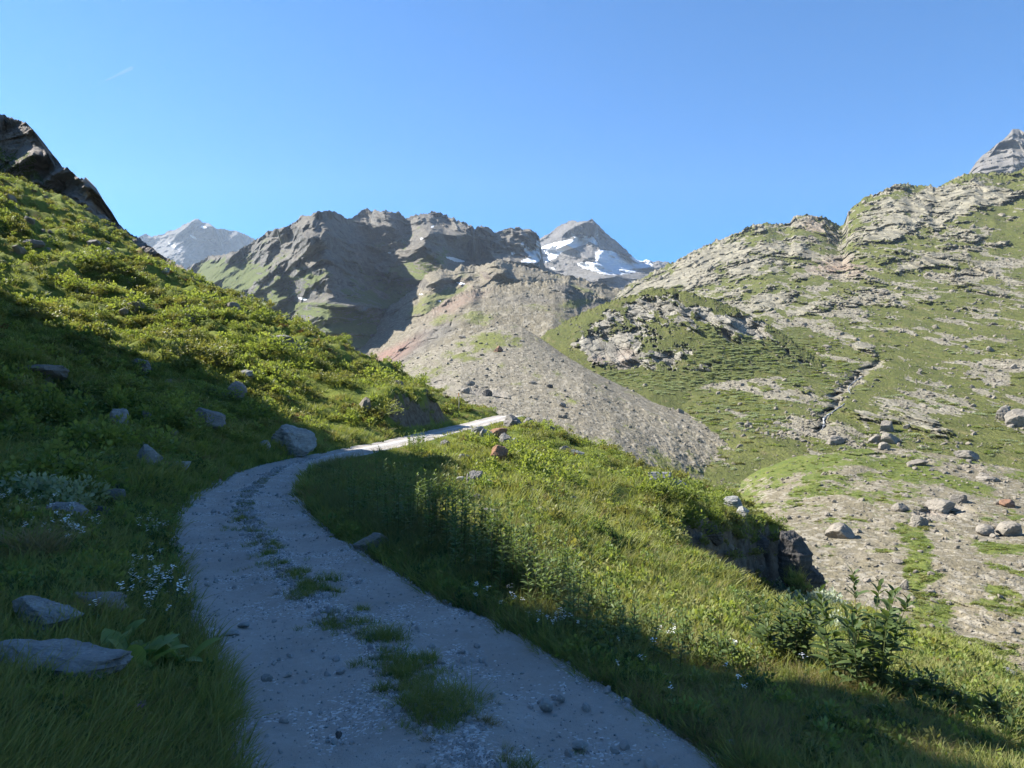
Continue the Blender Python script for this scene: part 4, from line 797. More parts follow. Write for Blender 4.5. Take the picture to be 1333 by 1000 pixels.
a1 = scrub_pts('rocky_knoll', 650, lambda L: blobs(L['px'], L['py'], [(860, 500, 90, 14, 5, .8), (960, 470, 70, 26, 0, 1.), (930, 430, 60, 10, 10, .5), (800, 490, 30, 8, 10, .6)])*(L['at']['grass'] > .4)+.005, .6, 1.2)
a2 = scrub_pts('mountain_side', 1500, lambda L: (blobs(L['px'], L['py'], [(1000, 470, 60, 30, 0, 1.), (950, 530, 60, 30, 10, .5), (1060, 470, 60, 20, -10, .5), (1090, 430, 80, 20, -15, .25)])+.05)*(L['at']['grass'] > .4), .5, 1.4)
a3 = scrub_pts('valley_floor', 900, lambda L: (L['at']['grass'] > .5)*1., .15, .5)
a4 = scrub_pts('massif', 10, lambda L: L['at']['grass']+.01, .2, .3)
for nm, (p, s), ch, lb in (('willow_scrub', a1, [.5, .4, .05, .05], 'silvery green willow scrub below the rocky knoll'), ('slope_scrub', a2, [.3, .25, .2, .25], 'low grey green scrub on the mountain side'), ('valley_scrub', a3, [.05, .05, .5, .4], 'low green scrub on the stony valley floor')):
    n = len(p); scatter(nm, p-s*[0, 0, .12], np.stack([0*p[:, 0], 0*p[:, 0], r.uniform(0, 6.28, n)], -1), s*np.array([1.4, 1.2, .6]), r.choice(4, n, p=ch), PROTO['scrub'], lb, 'scrub')

# ------------------------------------------------------------------ boulders, one object each
def boulder(px, py, w, h, label, mat='grey_stone', seed=None, name='boulder', where=None, depth=.8, planes=10, sub=4, strata=.0, flat=0., roll=0., sink=.26, cat=None, group=None, yaw=0.):
    p, nrm = hit(px, py) if where is None else hit_layer(where, px, py)
    W, H = w/F*p[1]/2, h/F*p[1]/2
    if where is None and p[1] > 12 and h < 20 and mat != 'dark_stone': W *= 1.2; H *= 1.4; sink = min(sink, .2)
    v, f = rock_verts(seed if seed is not None else int(px*7+py*3) % 9973, sub, planes, .05, strata, flat)
    H2 = H*(1+sink)
    v = v*np.array([W, W*depth, H2]); v = v@np.array(fit_rot(yaw, 0, roll)).T
    o = mesh_np(name, v, f, M[mat], False); o.location = p+np.array([0, W*depth*.5, H2*(1-2*sink)])
    return tag(o, label, cat or name.split('_')[-1], group)
B = boulder
B(58, 897, 185, 46, 'long lichen streaked grey slab in the grass at the lower left corner', 'pale_stone', 5, 'rock_slab', depth=.5, strata=.12, flat=.72, roll=.10, sub=5, cat='rock')
B(44, 828, 92, 50, 'rounded grey rock with whitish top left of the broad leaved plant', 'pale_stone', 11, 'rock', depth=.8, sub=5, strata=.08)
B(120, 798, 74, 24, 'flat grey rock just behind the white topped rock in the grass', 'grey_stone', 12, 'rock', flat=.6)
B(75, 682, 56, 26, 'low grey rock among white flowers at the left edge', 'grey_stone', 14, 'rock', flat=.7)
B(190, 608, 40, 32, 'pale pointed boulder above the dark ditch left of the track', 'pale_stone', 15)
B(151, 555, 24, 24, 'pale wedge shaped boulder alone on the shaded slope', 'pale_stone', 16)
B(190, 550, 15, 11, 'small grey stone right of the pale wedge boulder on the shaded slope', 'grey_stone', 17, 'stone')
B(231, 612, 20, 8, 'flat whitish stone in the verge grass near the pale pointed boulder', 'pale_stone', 18, 'stone', flat=.6)
B(379, 594, 58, 38, 'largest grey boulder beside the bend of the track', 'pale_stone', 19, depth=.7, strata=.06, roll=.25, sub=5, sink=.12)
B(343, 588, 12, 10, 'small white stone left of the large boulder at the bend', 'pale_stone', 20, 'stone')
B(484, 716, 52, 22, 'grey half buried boulder at the right edge of the track', 'grey_stone', 21, depth=.8, sub=5)
B(45, 500, 62, 16, 'dark rock ledge in the shaded shrubs at the left edge', 'grey_stone', 22, 'rock_ledge', flat=.5, strata=.1, cat='rock')
B(182, 488, 26, 14, 'grey slab tilted in the shaded shrubs above the wedge boulder', 'grey_stone', 23, 'rock_slab', roll=.4, cat='rock')
B(306, 520, 30, 26, 'dark grey outcrop on the line between sun and shade', 'grey_stone', 24, 'rock_outcrop', cat='rock', strata=.08)
B(318, 494, 18, 6, 'pale flat stone in sunlit shrubs above the shaded outcrop', 'pale_stone', 25, 'stone')
B(270, 556, 40, 14, 'dull rock band half hidden in shaded shrubs left of the bend', 'grey_stone', 26, 'rock', roll=.35, flat=.6)
B(370, 452, 34, 12, 'dark grey rock group top on the sunlit hillside ridge', 'grey_stone', 27, 'rock', strata=.1)
B(384, 458, 16, 8, 'small pale stone below the rock on the sunlit hillside ridge', 'pale_stone', 28, 'stone')
B(36, 299, 12, 7, 'small grey boulder high on the sunlit hillside near left edge', 'grey_stone', 29)
B(120, 322, 14, 8, 'grey boulder on upper hillside below the crag end', 'grey_stone', 30)
B(142, 336, 12, 7, 'pale boulder on upper hillside right of the grey one below the crag', 'pale_stone', 31)
B(212, 358, 11, 6, 'pale boulder close under the descending rock band of the crag', 'pale_stone', 32)
B(40, 330, 22, 8, 'brown rock in a dark hollow of the upper hillside', 'grey_stone', 33, 'rock')
for k, (x, y, w_, h_, lb) in enumerate([(150, 640, 22, 8, 'upper wet rock in the dark ditch under the pale pointed boulder'), (146, 654, 24, 12, 'wet grey rock with white flecks in the middle of the dark ditch'), (124, 672, 30, 12, 'lowest dark wet rock at the foot of the ditch'), (172, 622, 18, 7, 'thin dark slab directly below the pale pointed boulder'), (160, 632, 14, 5, 'thin wet slab between the two ditch rocks')]):
    B(x, y, w_, h_, lb, 'dark_stone' if k != 1 else 'grey_stone', 34+k, 'wet_rock', flat=.6, cat='rock')
# right of the track
B(650, 605, 20, 17, 'rust orange triangular boulder in shrubs on the right bank', 'rust_stone', 41, planes=7)
B(648, 570, 20, 9, 'flat orange slab near the far end of the track', 'rust_stone', 42, 'rock_slab', flat=.6, cat='rock')
RS = [(667, 556, 22, 12, 'dark angular rock topmost beside the far end of the track'), (622, 566, 16, 8, 'pale broken rock left of the flat orange slab'), (634, 572, 16, 9, 'pale angular rock just below left of the flat orange slab'), (658, 577, 16, 9, 'grey block right below the flat orange slab'), (668, 580, 12, 6, 'pale flat stone right of the grey block'), (688, 553, 12, 7, 'pink grey stone on the crest right of the track end'), (580, 583, 12, 7, 'small dark rock on the edge of the shaded hollow'), (604, 600, 14, 6, 'pale long stone on the bank below the far bend'),
      (600, 632, 12, 8, 'pale stone at the lower end of the shaded hollow'), (618, 634, 18, 16, 'dark cleft rock at the top of the stone line'), (634, 640, 22, 9, 'grey slab in the stone line right of the cleft rock'), (622, 655, 14, 9, 'grey stone halfway down the stone line'), (640, 678, 24, 10, 'shaded grey rock in the stone line above the tall weeds'), (622, 668, 12, 8, 'small grey stone low in the stone line'), (680, 702, 14, 11, 'upright pale stone at the edge of the tall weeds'), (694, 708, 14, 8, 'pale flat stone right of the upright stone by tall weeds'), (709, 742, 15, 12, 'whitish stone behind the shaded weeds'), (754, 768, 26, 14, 'brown grey rock behind the leafy weeds in sunlight'), (722, 725, 9, 4, 'small white flat stone in the sunlit grass'),
      (694, 648, 18, 8, 'pinkish rock in sunlit grass right of the stone line'), (705, 672, 26, 8, 'low pinkish rock slab in sunlit grass'), (748, 655, 7, 6, 'small white stone alone on the sunlit slope'), (750, 595, 20, 7, 'pale flat rock among dark shrubs of the right bank'), (735, 590, 14, 7, 'reddish rock among dark shrubs of the right bank')]
for k, (x, y, w_, h_, lb) in enumerate(RS):
    B(x, y, w_, h_, lb, 'pale_stone' if ('pale' in lb or 'white' in lb) else 'grey_stone', 50+k, 'slab' if 'slab' in lb else 'stone' if 'stone' in lb.split(' at ')[0].split(' in ')[0] else 'rock', cat='rock', sub=4, strata=.06)
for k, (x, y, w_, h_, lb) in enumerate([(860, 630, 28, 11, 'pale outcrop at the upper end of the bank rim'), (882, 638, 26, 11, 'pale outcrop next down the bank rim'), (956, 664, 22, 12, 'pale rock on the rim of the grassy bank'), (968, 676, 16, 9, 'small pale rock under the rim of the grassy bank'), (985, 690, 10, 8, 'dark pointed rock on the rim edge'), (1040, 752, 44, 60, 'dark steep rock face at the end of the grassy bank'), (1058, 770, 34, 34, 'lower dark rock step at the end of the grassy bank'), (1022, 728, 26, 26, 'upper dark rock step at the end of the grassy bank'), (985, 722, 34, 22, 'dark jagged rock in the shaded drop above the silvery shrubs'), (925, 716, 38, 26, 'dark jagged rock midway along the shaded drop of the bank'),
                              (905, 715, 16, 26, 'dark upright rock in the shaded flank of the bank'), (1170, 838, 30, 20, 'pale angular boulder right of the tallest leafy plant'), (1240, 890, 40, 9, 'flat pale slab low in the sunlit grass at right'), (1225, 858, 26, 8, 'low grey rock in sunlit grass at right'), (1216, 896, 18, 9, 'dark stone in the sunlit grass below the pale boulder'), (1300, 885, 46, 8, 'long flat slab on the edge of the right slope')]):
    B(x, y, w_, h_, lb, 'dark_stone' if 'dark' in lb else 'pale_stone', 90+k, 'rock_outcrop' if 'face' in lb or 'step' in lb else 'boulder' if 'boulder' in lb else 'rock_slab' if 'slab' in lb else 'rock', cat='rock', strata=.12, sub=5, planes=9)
# on the track
for k, (x, y, w_, h_, lb) in enumerate([(205, 0, 0, 0, '')][:0]+[(300, 838, 22, 7, 'flat pale stone in the left wheel track'), (316, 828, 16, 5, 'thin pale stone behind the flat one in the left wheel track'), (345, 899, 18, 8, 'smooth bluish stone in the left wheel track'), (710, 940, 18, 13, 'angular stone standing on the right wheel track'), (730, 928, 12, 8, 'small angular stone leaning near the bigger one on the right wheel track'), (756, 995, 22, 10, 'white stone at the lower frame edge of the right wheel track'), (953, 975, 12, 11, 'rounded white stone at the right road edge'), (440, 980, 9, 7, 'dark small stone on the middle of the track'), (830, 885, 14, 4, 'flat dark stone near the right road edge'), (612, 995, 14, 9, 'pale stone in the stony middle strip of the track')]):
    B(x, y, w_, h_, lb, 'dark_stone' if 'dark' in lb else 'pale_stone', 120+k, 'stone', sub=3, flat=.7 if 'flat' in lb or 'thin' in lb else 0)
# valley boulders
V_ = [(1157, 562, 21, 16, 'mountain_side', 'topmost pale block of the boulder group below the stream'), (1160, 577, 24, 15, 'mountain_side', 'broad pale boulder under the topmost block'), (1141, 576, 18, 12, 'mountain_side', 'dark sided boulder left of the broad pale boulder'), (1151, 586, 16, 11, 'valley_floor', 'pale lower boulder of the group below the stream'), (1181, 559, 9, 8, 'mountain_side', 'small dark boulder right of the topmost block'), (1090, 578, 24, 12, 'mountain_side', 'dark flat topped boulder at the foot of the stream'), (1262, 590, 32, 13, 'valley_floor', 'long pale boulder with dark right end on the stony rim'), (1196, 606, 32, 9, 'valley_floor', 'flat grey slab lying on the green hummock'), (1335, 556, 40, 26, 'mountain_side', 'yellowish cracked outcrop at the right edge'), (1310, 548, 24, 22, 'mountain_side', 'pale cracked outcrop block left of the yellowish outcrop'),
      (1175, 666, 22, 12, 'valley_floor', 'tan boulder on the stony hummock'), (1098, 700, 38, 20, 'valley_floor', 'wide sloping pale slab low on the stony valley floor'), (995, 684, 24, 20, 'valley_floor', 'pale upright boulder just beyond the grassy bank'), (1318, 698, 32, 20, 'valley_floor', 'dark sided large boulder at the right edge'), (1285, 698, 26, 16, 'valley_floor', 'pale smooth boulder left of the dark sided large one'), (1228, 668, 40, 20, 'valley_floor', 'cracked grey rock mass on the stony hummock'), (1200, 685, 26, 16, 'valley_floor', 'pale jagged rocks left of the cracked rock mass'), (1250, 655, 24, 12, 'valley_floor', 'round pale rock right above the cracked rock mass'), (1313, 660, 22, 10, 'valley_floor', 'reddish boulder near the right edge'), (1178, 768, 12, 14, 'valley_floor', 'upright grey stone in the lower valley'),
      (1290, 626, 30, 6, 'valley_floor', 'flat dark slab at the right of the hummock'), (975, 557, 10, 8, 'mountain_side', 'dark block at the foot of the moraine edge'), (648, 458, 13, 9, 'moraine', 'reddish block high on the moraine tongue'), (634, 516, 14, 10, 'moraine', 'dark rock pile top on the lower moraine'), (606, 512, 12, 9, 'moraine', 'dark pointed rock left of the rock pile on the lower moraine'), (735, 545, 8, 6, 'moraine', 'dark boulder low in the middle of the moraine'), (716, 505, 9, 5, 'moraine', 'dark flat boulder midway up the moraine'), (1320, 480, 10, 7, 'mountain_side', 'pale boulder on the green slope near right edge'), (1290, 458, 12, 8, 'mountain_side', 'pale cube like boulder on the green slope'), (1078, 453, 11, 5, 'mountain_side', 'light flat boulder above the stream gully')]
for k, (x, y, w_, h_, wh_, lb) in enumerate(V_):
    B(x, y, w_, h_, lb, 'dark_stone' if lb.startswith('dark rock') or lb.startswith('dark flat b') else 'rust_stone' if 'reddish' in lb else 'buff_stone', 140+k, 'rock_outcrop' if 'outcrop' in lb or 'mass' in lb else 'boulder', wh_, cat='boulder', sub=4, strata=.05, planes=8)
protoB = [mesh_np('boulder', *rock_verts(300+k, 4, 8, .09), M['buff_stone'], False, link=False) for k in range(9)]
def boulder_field(name, where, n, wt, smin, smax, label, group):
    p, s = pick_layer(where, n, wt, smin, 2.4, smax)
    for k in range(n):
        o = protoB[k % 9].copy(); ROOT.objects.link(o); o.name = name; q = float(s[k, 0])
        o.location = p[k]+np.array([0, q*.4, q*.25]); o.scale = (q*r.uniform(.9, 1.5), q*r.uniform(.8, 1.2), q*r.uniform(.55, .95)); o.rotation_euler = (r.normal(0, .2), r.normal(0, .2), r.uniform(0, 6.28))
        tag(o, label, 'boulder', group)
VIS = lambda L, y0: (L['py'] > 0)
boulder_field('boulder', 'moraine', 55, lambda L: (L['py'] < 590)*(L['at']['scree']+.3*blobs(L['px'], L['py'], [(600, 515, 80, 20, 0, 3.)])), 3.5, 10, 'grey boulder lying loose on the bare moraine tongue', 'boulders on the moraine')
boulder_field('boulder', 'valley_floor', 90, lambda L: (L['py'] < 900)*(L['px'] > 960)*(.2+blobs(L['px'], L['py'], [(1230, 612, 100, 14, 5, 1.5), (1220, 670, 70, 16, 0, 1.)])), 3.5, 9.5, 'buff boulder among rubble on the valley floor', 'boulders on the valley floor')
boulder_field('boulder', 'mountain_side', 70, lambda L: (L['px'] > 950)*(L['py'] > 380)*(.3+blobs(L['px'], L['py'], [(1120, 575, 100, 10, 3, 3.), (1000, 560, 50, 10, 0, 2.), (1090, 520, 20, 40, 30, 2.)])), 3, 8, 'pale boulder lying on the green mountain side', 'boulders on the mountain side')

# ------------------------------------------------------------------ shrubs and plants, one object each
shrubs = []
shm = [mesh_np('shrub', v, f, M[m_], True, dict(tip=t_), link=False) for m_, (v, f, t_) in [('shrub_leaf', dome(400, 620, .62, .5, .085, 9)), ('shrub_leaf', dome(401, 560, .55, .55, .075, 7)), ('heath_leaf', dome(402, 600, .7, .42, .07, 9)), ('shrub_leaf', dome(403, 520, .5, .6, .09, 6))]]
def shrub_field(n, wt, label, group, lo_, hi_):
    p, q_, R_ = pick(n, wt)
    for k in range(n):
        o = shm[int(r.integers(0, 4))].copy(); ROOT.objects.link(o); o.name = 'shrub'; s = r.uniform(lo_, hi_)
        o.location = p[k]-np.array([0, 0, .06]); o.scale = (s*r.uniform(.9, 1.3), s*r.uniform(.9, 1.3), s*r.uniform(.8, 1.1)); o.rotation_euler = (r.normal(0, .1), r.normal(0, .1), r.uniform(0, 6.28))
        tag(o, label, 'shrub', group)
lit = blobs(npx, npy, [(330, 470, 160, 60, 28, 1.), (150, 370, 140, 60, 25, .9), (480, 520, 70, 40, 20, 1.)])
shrub_field(130, left*(EDGE > 1.2)*(RR > 17)*np.clip(lit, 0, 1), 'leafy green shrub on the sunlit hillside left of the track', 'shrubs on the sunlit hillside', 1., 2.3)
shrub_field(70, nod*left*(EDGE > 1.5)*(RR > 8)*(RR < 34)*np.clip(blobs(npx, npy, [(60, 530, 130, 60, 0, 1.), (230, 540, 100, 40, 10, .8), (60, 630, 60, 30, 0, .6)]), 0, 1), 'dark leafy shrub on the shaded slope left of the track', 'shrubs on the shaded slope', .7, 1.7)
shrub_field(105, (~left)*(EDGE > 1.)*(RR > 18)*np.clip(blobs(npx, npy, [(740, 585, 80, 22, 25, 1.), (680, 600, 50, 40, 0, .7), (900, 670, 70, 20, 30, .6), (800, 640, 80, 30, 20, .3)]), 0, 1), 'rounded green shrub on the bank right of the track', 'shrubs on the right bank', .7, 1.6)
def place(o, px, py, s, yaw=0., dz=0.):
    p, _ = hit(px, py); o.location = p+np.array([0, 0, dz]); o.scale = (s, s, s); o.rotation_euler = (0, 0, yaw); return p
def leafy_mesh(name, mk, mat): v, f, t_ = mk; return mesh_np(name, v, f, M[mat], True, dict(tip=t_))
for (x, y, rad_px, h_px, lb, sd, mt) in [(50, 655, 70, 42, 'grey green willow shrub at the left edge behind the flowers', 500, 'willow_leaf'), (1062, 800, 40, 26, 'silvery willow shrub between the two tall leafy plants', 501, 'silver_leaf'), (1025, 788, 34, 22, 'silvery willow shrub behind the left tall leafy plant', 502, 'silver_leaf'), (1085, 822, 30, 22, 'silvery willow shrub left of the tallest leafy plant', 503, 'silver_leaf')]:
    p, _ = hit(x, y); R0 = rad_px/F*p[1]; H0 = h_px/F*p[1]
    o = leafy_mesh('willow_shrub', dome(sd, 1500, R0, H0, max(.035, R0*.12), 12), mt); o.location = p-np.array([0, 0, .03]); tag(o, lb, 'shrub')
for (x, y, rad_px, h_px, nb_, lb, mt, sd) in [(45, 735, 75, 55, 420, 'brown drooping grass tussock at the left edge', 'dry_grass', 510), (118, 812, 40, 40, 160, 'pale drooping grass tuft behind the long slab', 'dry_grass', 511),
                                        (590, 938, 62, 32, 900, 'largest grass clump in the middle of the track', 'grass', 512), (505, 852, 34, 24, 420, 'grass clump in the middle of the track behind the largest one', 'grass', 513), (560, 874, 22, 15, 220, 'small grass clump right beside the two bigger ones on the track', 'grass', 514), (508, 912, 26, 14, 200, 'low grass clump left of the largest one on the track', 'grass', 515), (425, 768, 20, 14, 160, 'farthest grass clump in the stony middle of the track', 'grass', 516), (470, 806, 12, 9, 90, 'tiny grass clump between the far clumps of the track', 'grass', 517), (640, 962, 22, 14, 160, 'thin grass clump in front of the largest one on the track', 'dry_grass', 518), (560, 985, 16, 10, 90, 'tiny dry grass clump at the lower edge of the track', 'dry_grass', 519), (438, 782, 12, 9, 80, 'tiny grass clump below the farthest one on the track', 'grass', 520)]:
    p, _ = hit(x, y); R0 = rad_px/F*p[1]; H0 = h_px/F*p[1]
    nsub = max(3, nb_//60); rs = np.random.default_rng(sd); cxy = rs.normal(0, .42*R0, (nsub, 2)); kx = rs.integers(0, nsub, nb_); ps = cxy[kx]+rs.normal(0, R0*.18, (nb_, 2))
    v, f, t_ = blades(nb_, R0, H0*1.25, max(.0022, H0*.016), .7, sd, 3, .8, (ps[:, 0], ps[:, 1]*.8))
    o = mesh_np('grass_tussock' if 'tus' in lb or 'tuft' in lb else 'grass_clump', v, f, M[mt], True, dict(tip=t_)); o.location = p+np.array([0, 0, .0]); tag(o, lb, 'grass')

def weed(px, py, hpx, nst, spread, label, seed, group=None, leafL=.105, fall=.25):
    """clump of upright leafy stems (thing > stem > leaves)"""
    p, _ = hit(px, py); H0 = hpx/F*p[1]; rs = np.random.default_rng(seed)
    e = empty('leafy_plant', p); tag(e, label, 'plant', group)
    for k in range(nst):
        a = rs.uniform(0, 6.28); q0 = np.sqrt(rs.uniform(0, 1))*spread*.45 if nst > 1 else 0; b = np.array([math.cos(a)*q0, math.sin(a)*q0, -.02])
        hh = H0*rs.uniform(.62, 1.) if k else H0; lean = rs.uniform(.1, .5)*spread if nst > 1 else rs.uniform(0, .05)
        tt = np.linspace(0, 1, 9)[:, None]; path = b+np.array([math.cos(a), math.sin(a), 0])*lean*tt**1.6+np.array([0, 0, hh])*tt
        v, f, t_ = tube(path, .0045, .002, 5); st = mesh_np('stem', v, f, M['stem'], True, dict(tip=t_), parent=e)
        n_ = int(hh/(.0165*max(1, leafL/.1))); u = np.sort(rs.uniform(.12, 1., n_)); bb = np.stack([np.interp(u, tt[:, 0], path[:, i]) for i in range(3)], -1)
        az = np.arange(n_)*2.4+rs.uniform(0, 6); up_ = np.interp(u, [0, .8, 1], [.35, .75, 1.6])
        d = np.stack([np.cos(az), np.sin(az), up_+rs.normal(0, .15, n_)], -1); d /= np.linalg.norm(d, axis=1)[:, None]
        L_ = leafL*np.interp(u, [0, .15, .6, 1], [.5, .9, 1., .55])*rs.uniform(.8, 1.15, n_)
        v, f, t_ = leaves(bb, d, np.tile([0, 0, 1.], (n_, 1))+rs.normal(0, .2, (n_, 3)), L_, L_*.16, fall, 4, .3)
        mesh_np('leaves', v, f, M['verge_leaf' if group else 'weed_leaf'], True, dict(tip=t_), parent=st)
    return e
weed(1122, 892, 138, 13, .55, 'tallest dark leafy plant standing against the sunlit slope', 600, None, .165)
weed(1022, 866, 100, 17, .42, 'bushy dark leafy plant left of the tallest one', 601, None, .13)
weed(1305, 962, 66, 5, .16, 'dark leafy plant at the lower right edge', 602)
weed(1222, 928, 50, 7, .20, 'low dark leafy plant between the tallest one and the right edge', 603)
weed(1185, 912, 46, 7, .2, 'low dark leafy plant just right of the tallest one', 604)
weed(1245, 936, 44, 4, .14, 'smallest dark leafy plant near the lower right edge', 605)
LB = 'upright leafy stem at the shaded verge right of the track'
for k in range(150):
    u = r.uniform(0, 1); x = np.interp(u, [0, .2, .4, .6, .8, 1], [440, 545, 640, 710, 800, 960])+r.normal(0, 20); y = np.interp(u, [0, .2, .4, .6, .8, 1], [662, 706, 752, 796, 842, 864])+r.normal(0, 11)
    weed(x, y, np.interp(u, [0, .3, .6, 1], [64, 106, 84, 54])*r.uniform(.6, 1.15), int(r.integers(1, 4)), .12, LB, 620+k, 'leafy stems on the right verge', np.interp(u, [0, 1], [.10, .07]))
for k in range(9):
    weed(r.uniform(528, 556), r.uniform(580, 590), r.uniform(12, 24), 2, .2, 'bright green leafy stem beside the sunlit far bend', 690+k, 'leafy stems at the far bend', .16)

def rosette(px, py, hpx, n_, label, seed, wid=.2):
    p, _ = hit(px, py); H0 = hpx/F*p[1]; rs = np.random.default_rng(seed); e = empty('broad_leaved_plant', p); tag(e, label, 'plant')
    for k in range(n_):
        az = k*2.4+rs.uniform(-.3, .3); el = rs.uniform(.55, 1.3); d = np.array([[math.cos(az)*math.cos(el), math.sin(az)*math.cos(el), math.sin(el)]]); L_ = np.array([H0*rs.uniform(.75, 1.1)])
        b = np.array([[math.cos(az)*.02, math.sin(az)*.02, 0]])+np.array([[rs.normal(0, .07), rs.normal(0, .05), 0]])
        v, f, t_ = leaves(b, d, np.array([[0, 0, 1.]])+rs.normal(0, .1, (1, 3)), L_, L_*wid*.82, .30, 9, .35)
        mesh_np('leaf', v, f, M['broad_leaf'], True, dict(tip=t_), parent=e)
rosette(168, 872, 74, 15, 'broad leaved light green plant beside the long slab', 700)
rosette(216, 876, 70, 14, 'broad leaved green plant right of the lighter one near the track', 701)
rosette(148, 842, 52, 8, 'small broad leaved plant behind the two larger ones', 702)
rosette(45, 1010, 70, 3, 'single large green leaf plant at the lower left corner', 703, .4)

fl_head, fl_stem = [], []
for s in range(3):
    rs = np.random.default_rng(800+s); parts = []
    for k in range(9):
        c = np.array([rs.normal(0, .016), rs.normal(0, .016), rs.uniform(-.03, .012)]); n_ = 5; az = np.arange(n_)*1.257+rs.uniform(0, 6)
        d = np.stack([np.cos(az), np.sin(az), np.full(n_, .35)], -1); d /= np.linalg.norm(d, axis=1)[:, None]
        parts.append(leaves(np.tile(c, (n_, 1)), d, np.tile([0, 0, 1.], (n_, 1)), np.full(n_, .012), np.full(n_, .0055), .2, 2, .1))
    v, f, t_ = merge(parts); fl_head.append(mesh_np('flower_head', v*[.85, .85, 1.3]+[0, 0, .265], f, M['petal'], True, link=False))
    sx = np.linspace(0, 1, 6)[:, None]; parts = [tube(np.array([[.02, 0, .255]])*sx**1.0*[0, 1, 1], .0018, .001, 4)]
    n_ = 9; az = np.arange(n_)*2.4; u = np.linspace(.1, .8, n_); d = np.stack([np.cos(az), np.sin(az), np.full(n_, .5)], -1); d /= np.linalg.norm(d, axis=1)[:, None]
    parts.append(leaves(np.stack([0*u, 0*u, u*.25], -1), d, np.tile([0, 0, 1.], (n_, 1)), np.full(n_, .045), np.full(n_, .007), .3, 3, .2))
    v, f, t_ = merge(parts); fl_stem.append(mesh_np('stem', v, f, M['weed_leaf'], True, dict(tip=t_), link=False))
def flower_field(spots, label, group, lo_=.7, hi_=1.2, head=None, nm='white_wildflower', cat='flower'):
    for (x, y, sx_, sy_, n_) in spots:
        for k in range(n_):
            px, py = r.normal(x, sx_), r.normal(y, sy_)
            p, _ = hit(px, py); rd = road_dist(np.array([p[0]]), np.array([p[1]]))
            if rd[0][0]-rd[1][0] < .08: continue
            e = empty(nm, p); s = r.uniform(lo_, hi_); e.scale = (s, s, s); e.rotation_euler = (r.normal(0, .12), r.normal(0, .12), r.uniform(0, 6.28)); tag(e, label, cat, group)
            i = int(r.integers(0, 3))
            for src in (fl_stem[i], (head or fl_head)[i]): c_ = src.copy(); ROOT.objects.link(c_); c_.parent = e
flower_field([(55, 690, 40, 18, 46), (95, 712, 8, 14, 24)], 'white wildflower in the drift at the left edge below the willow shrub', 'white flowers at the left edge', .8, 1.25)
flower_field([(205, 785, 26, 22, 44), (235, 800, 14, 14, 18), (200, 705, 12, 10, 14)], 'white wildflower on the verge left of the track', 'white flowers on the left verge', .75, 1.2)
flower_field([(655, 808, 22, 8, 9), (710, 832, 18, 6, 9), (745, 838, 10, 8, 7), (925, 905, 60, 20, 10), (830, 855, 30, 6, 6)], 'white wildflower on the shaded verge right of the track', 'white flowers on the right verge', .55, .9)
yh = [mesh_np('flower_head', np.array(h.data.vertices[0].co)[None]*0+np.array([v.co[:] for v in h.data.vertices])*[.7, .7, 1], np.array([list(q.vertices) for q in h.data.polygons]), M['yellow'], True, link=False) for h in fl_head]
flower_field([(215, 660, 14, 8, 5), (290, 590, 30, 16, 7), (380, 640, 20, 10, 0), (850, 800, 30, 12, 6), (660, 760, 40, 14, 6)], 'small yellow wildflower in the verge grass', 'yellow flowers in the verges', .5, .9, yh, 'yellow_wildflower')
p, _ = hit(178, 950); e = empty('thistle', p); tag(e, 'single purple thistle flower in front of the long slab', 'flower')
v, f, t_ = tube(np.array([[0, 0, 0], [.005, 0, .05], [.01, 0, .10]]), .002, .0015, 5); mesh_np('stem', v, f, M['stem'], True, dict(tip=t_), parent=e)
v, f, t_ = blades(90, .013, .035, .0011, .5, 77, 2); mesh_np('flower_head', v+[.01, 0, .095], f, M['purple'], True, dict(tip=t_), parent=e)
# marker post at the far bend
p, _ = hit(597, 534); e = empty('marker_post', p); tag(e, 'thin pale marker post with an orange top beyond the far bend', 'post')
t = NT('post_mat'); M['post'] = t.surf(t.mix(t.noise(8, 4), (.45, .42, .36), (.3, .27, .22)), .8); t = NT('orange_mat'); M['orange'] = t.surf((.55, .22, .05), .6)
v, f, _t = tube(np.array([[0, 0, -.15], [.01, 0, .5], [.0, 0, 1.0]]), .035, .03, 8); mesh_np('shaft', v, f, M['post'], True, parent=e)
v, f, _t = tube(np.array([[0, 0, .98], [0, 0, 1.08], [0, 0, 1.22], [0, 0, 1.25]]), .045, .02, 8); mesh_np('cap', v, f, M['orange'], True, parent=e)
# stream in the gully of the mountain side
GP = [(1120, 492), (1108, 506), (1096, 520), (1086, 534), (1078, 546), (1071, 555), (1066, 562)]; pts = []
for (x, y) in GP: q0, _ = hit_layer('mountain_side', x, y); pts.append(q0+np.array([r.normal(0, 1.2), -1.2, .5]))
pts = catmull(np.array(pts), 10); wv = .38*(1+1.3*noise(pts/3., 8)); sd_ = np.array([1., .1, 0])
strip = np.stack([pts-sd_*wv[:, None], pts-sd_*wv[:, None]*.4+[0, -.2, .15], pts+sd_*wv[:, None]*.4+[0, -.2, .15], pts+sd_*wv[:, None]], 1)
strip += .25*noise(strip/.8, 9)[..., None]
t = NT('water_mat'); M['water'] = t.surf(t.mix(t.ss(.5, .62, t.noise(.9, 5, .7)), (.10, .10, .095), (.6, .6, .58)), .5, spec=.5)
o = mesh_np('stream', strip, grid_faces(len(pts), 4), M['water']); tag(o, kind='structure')
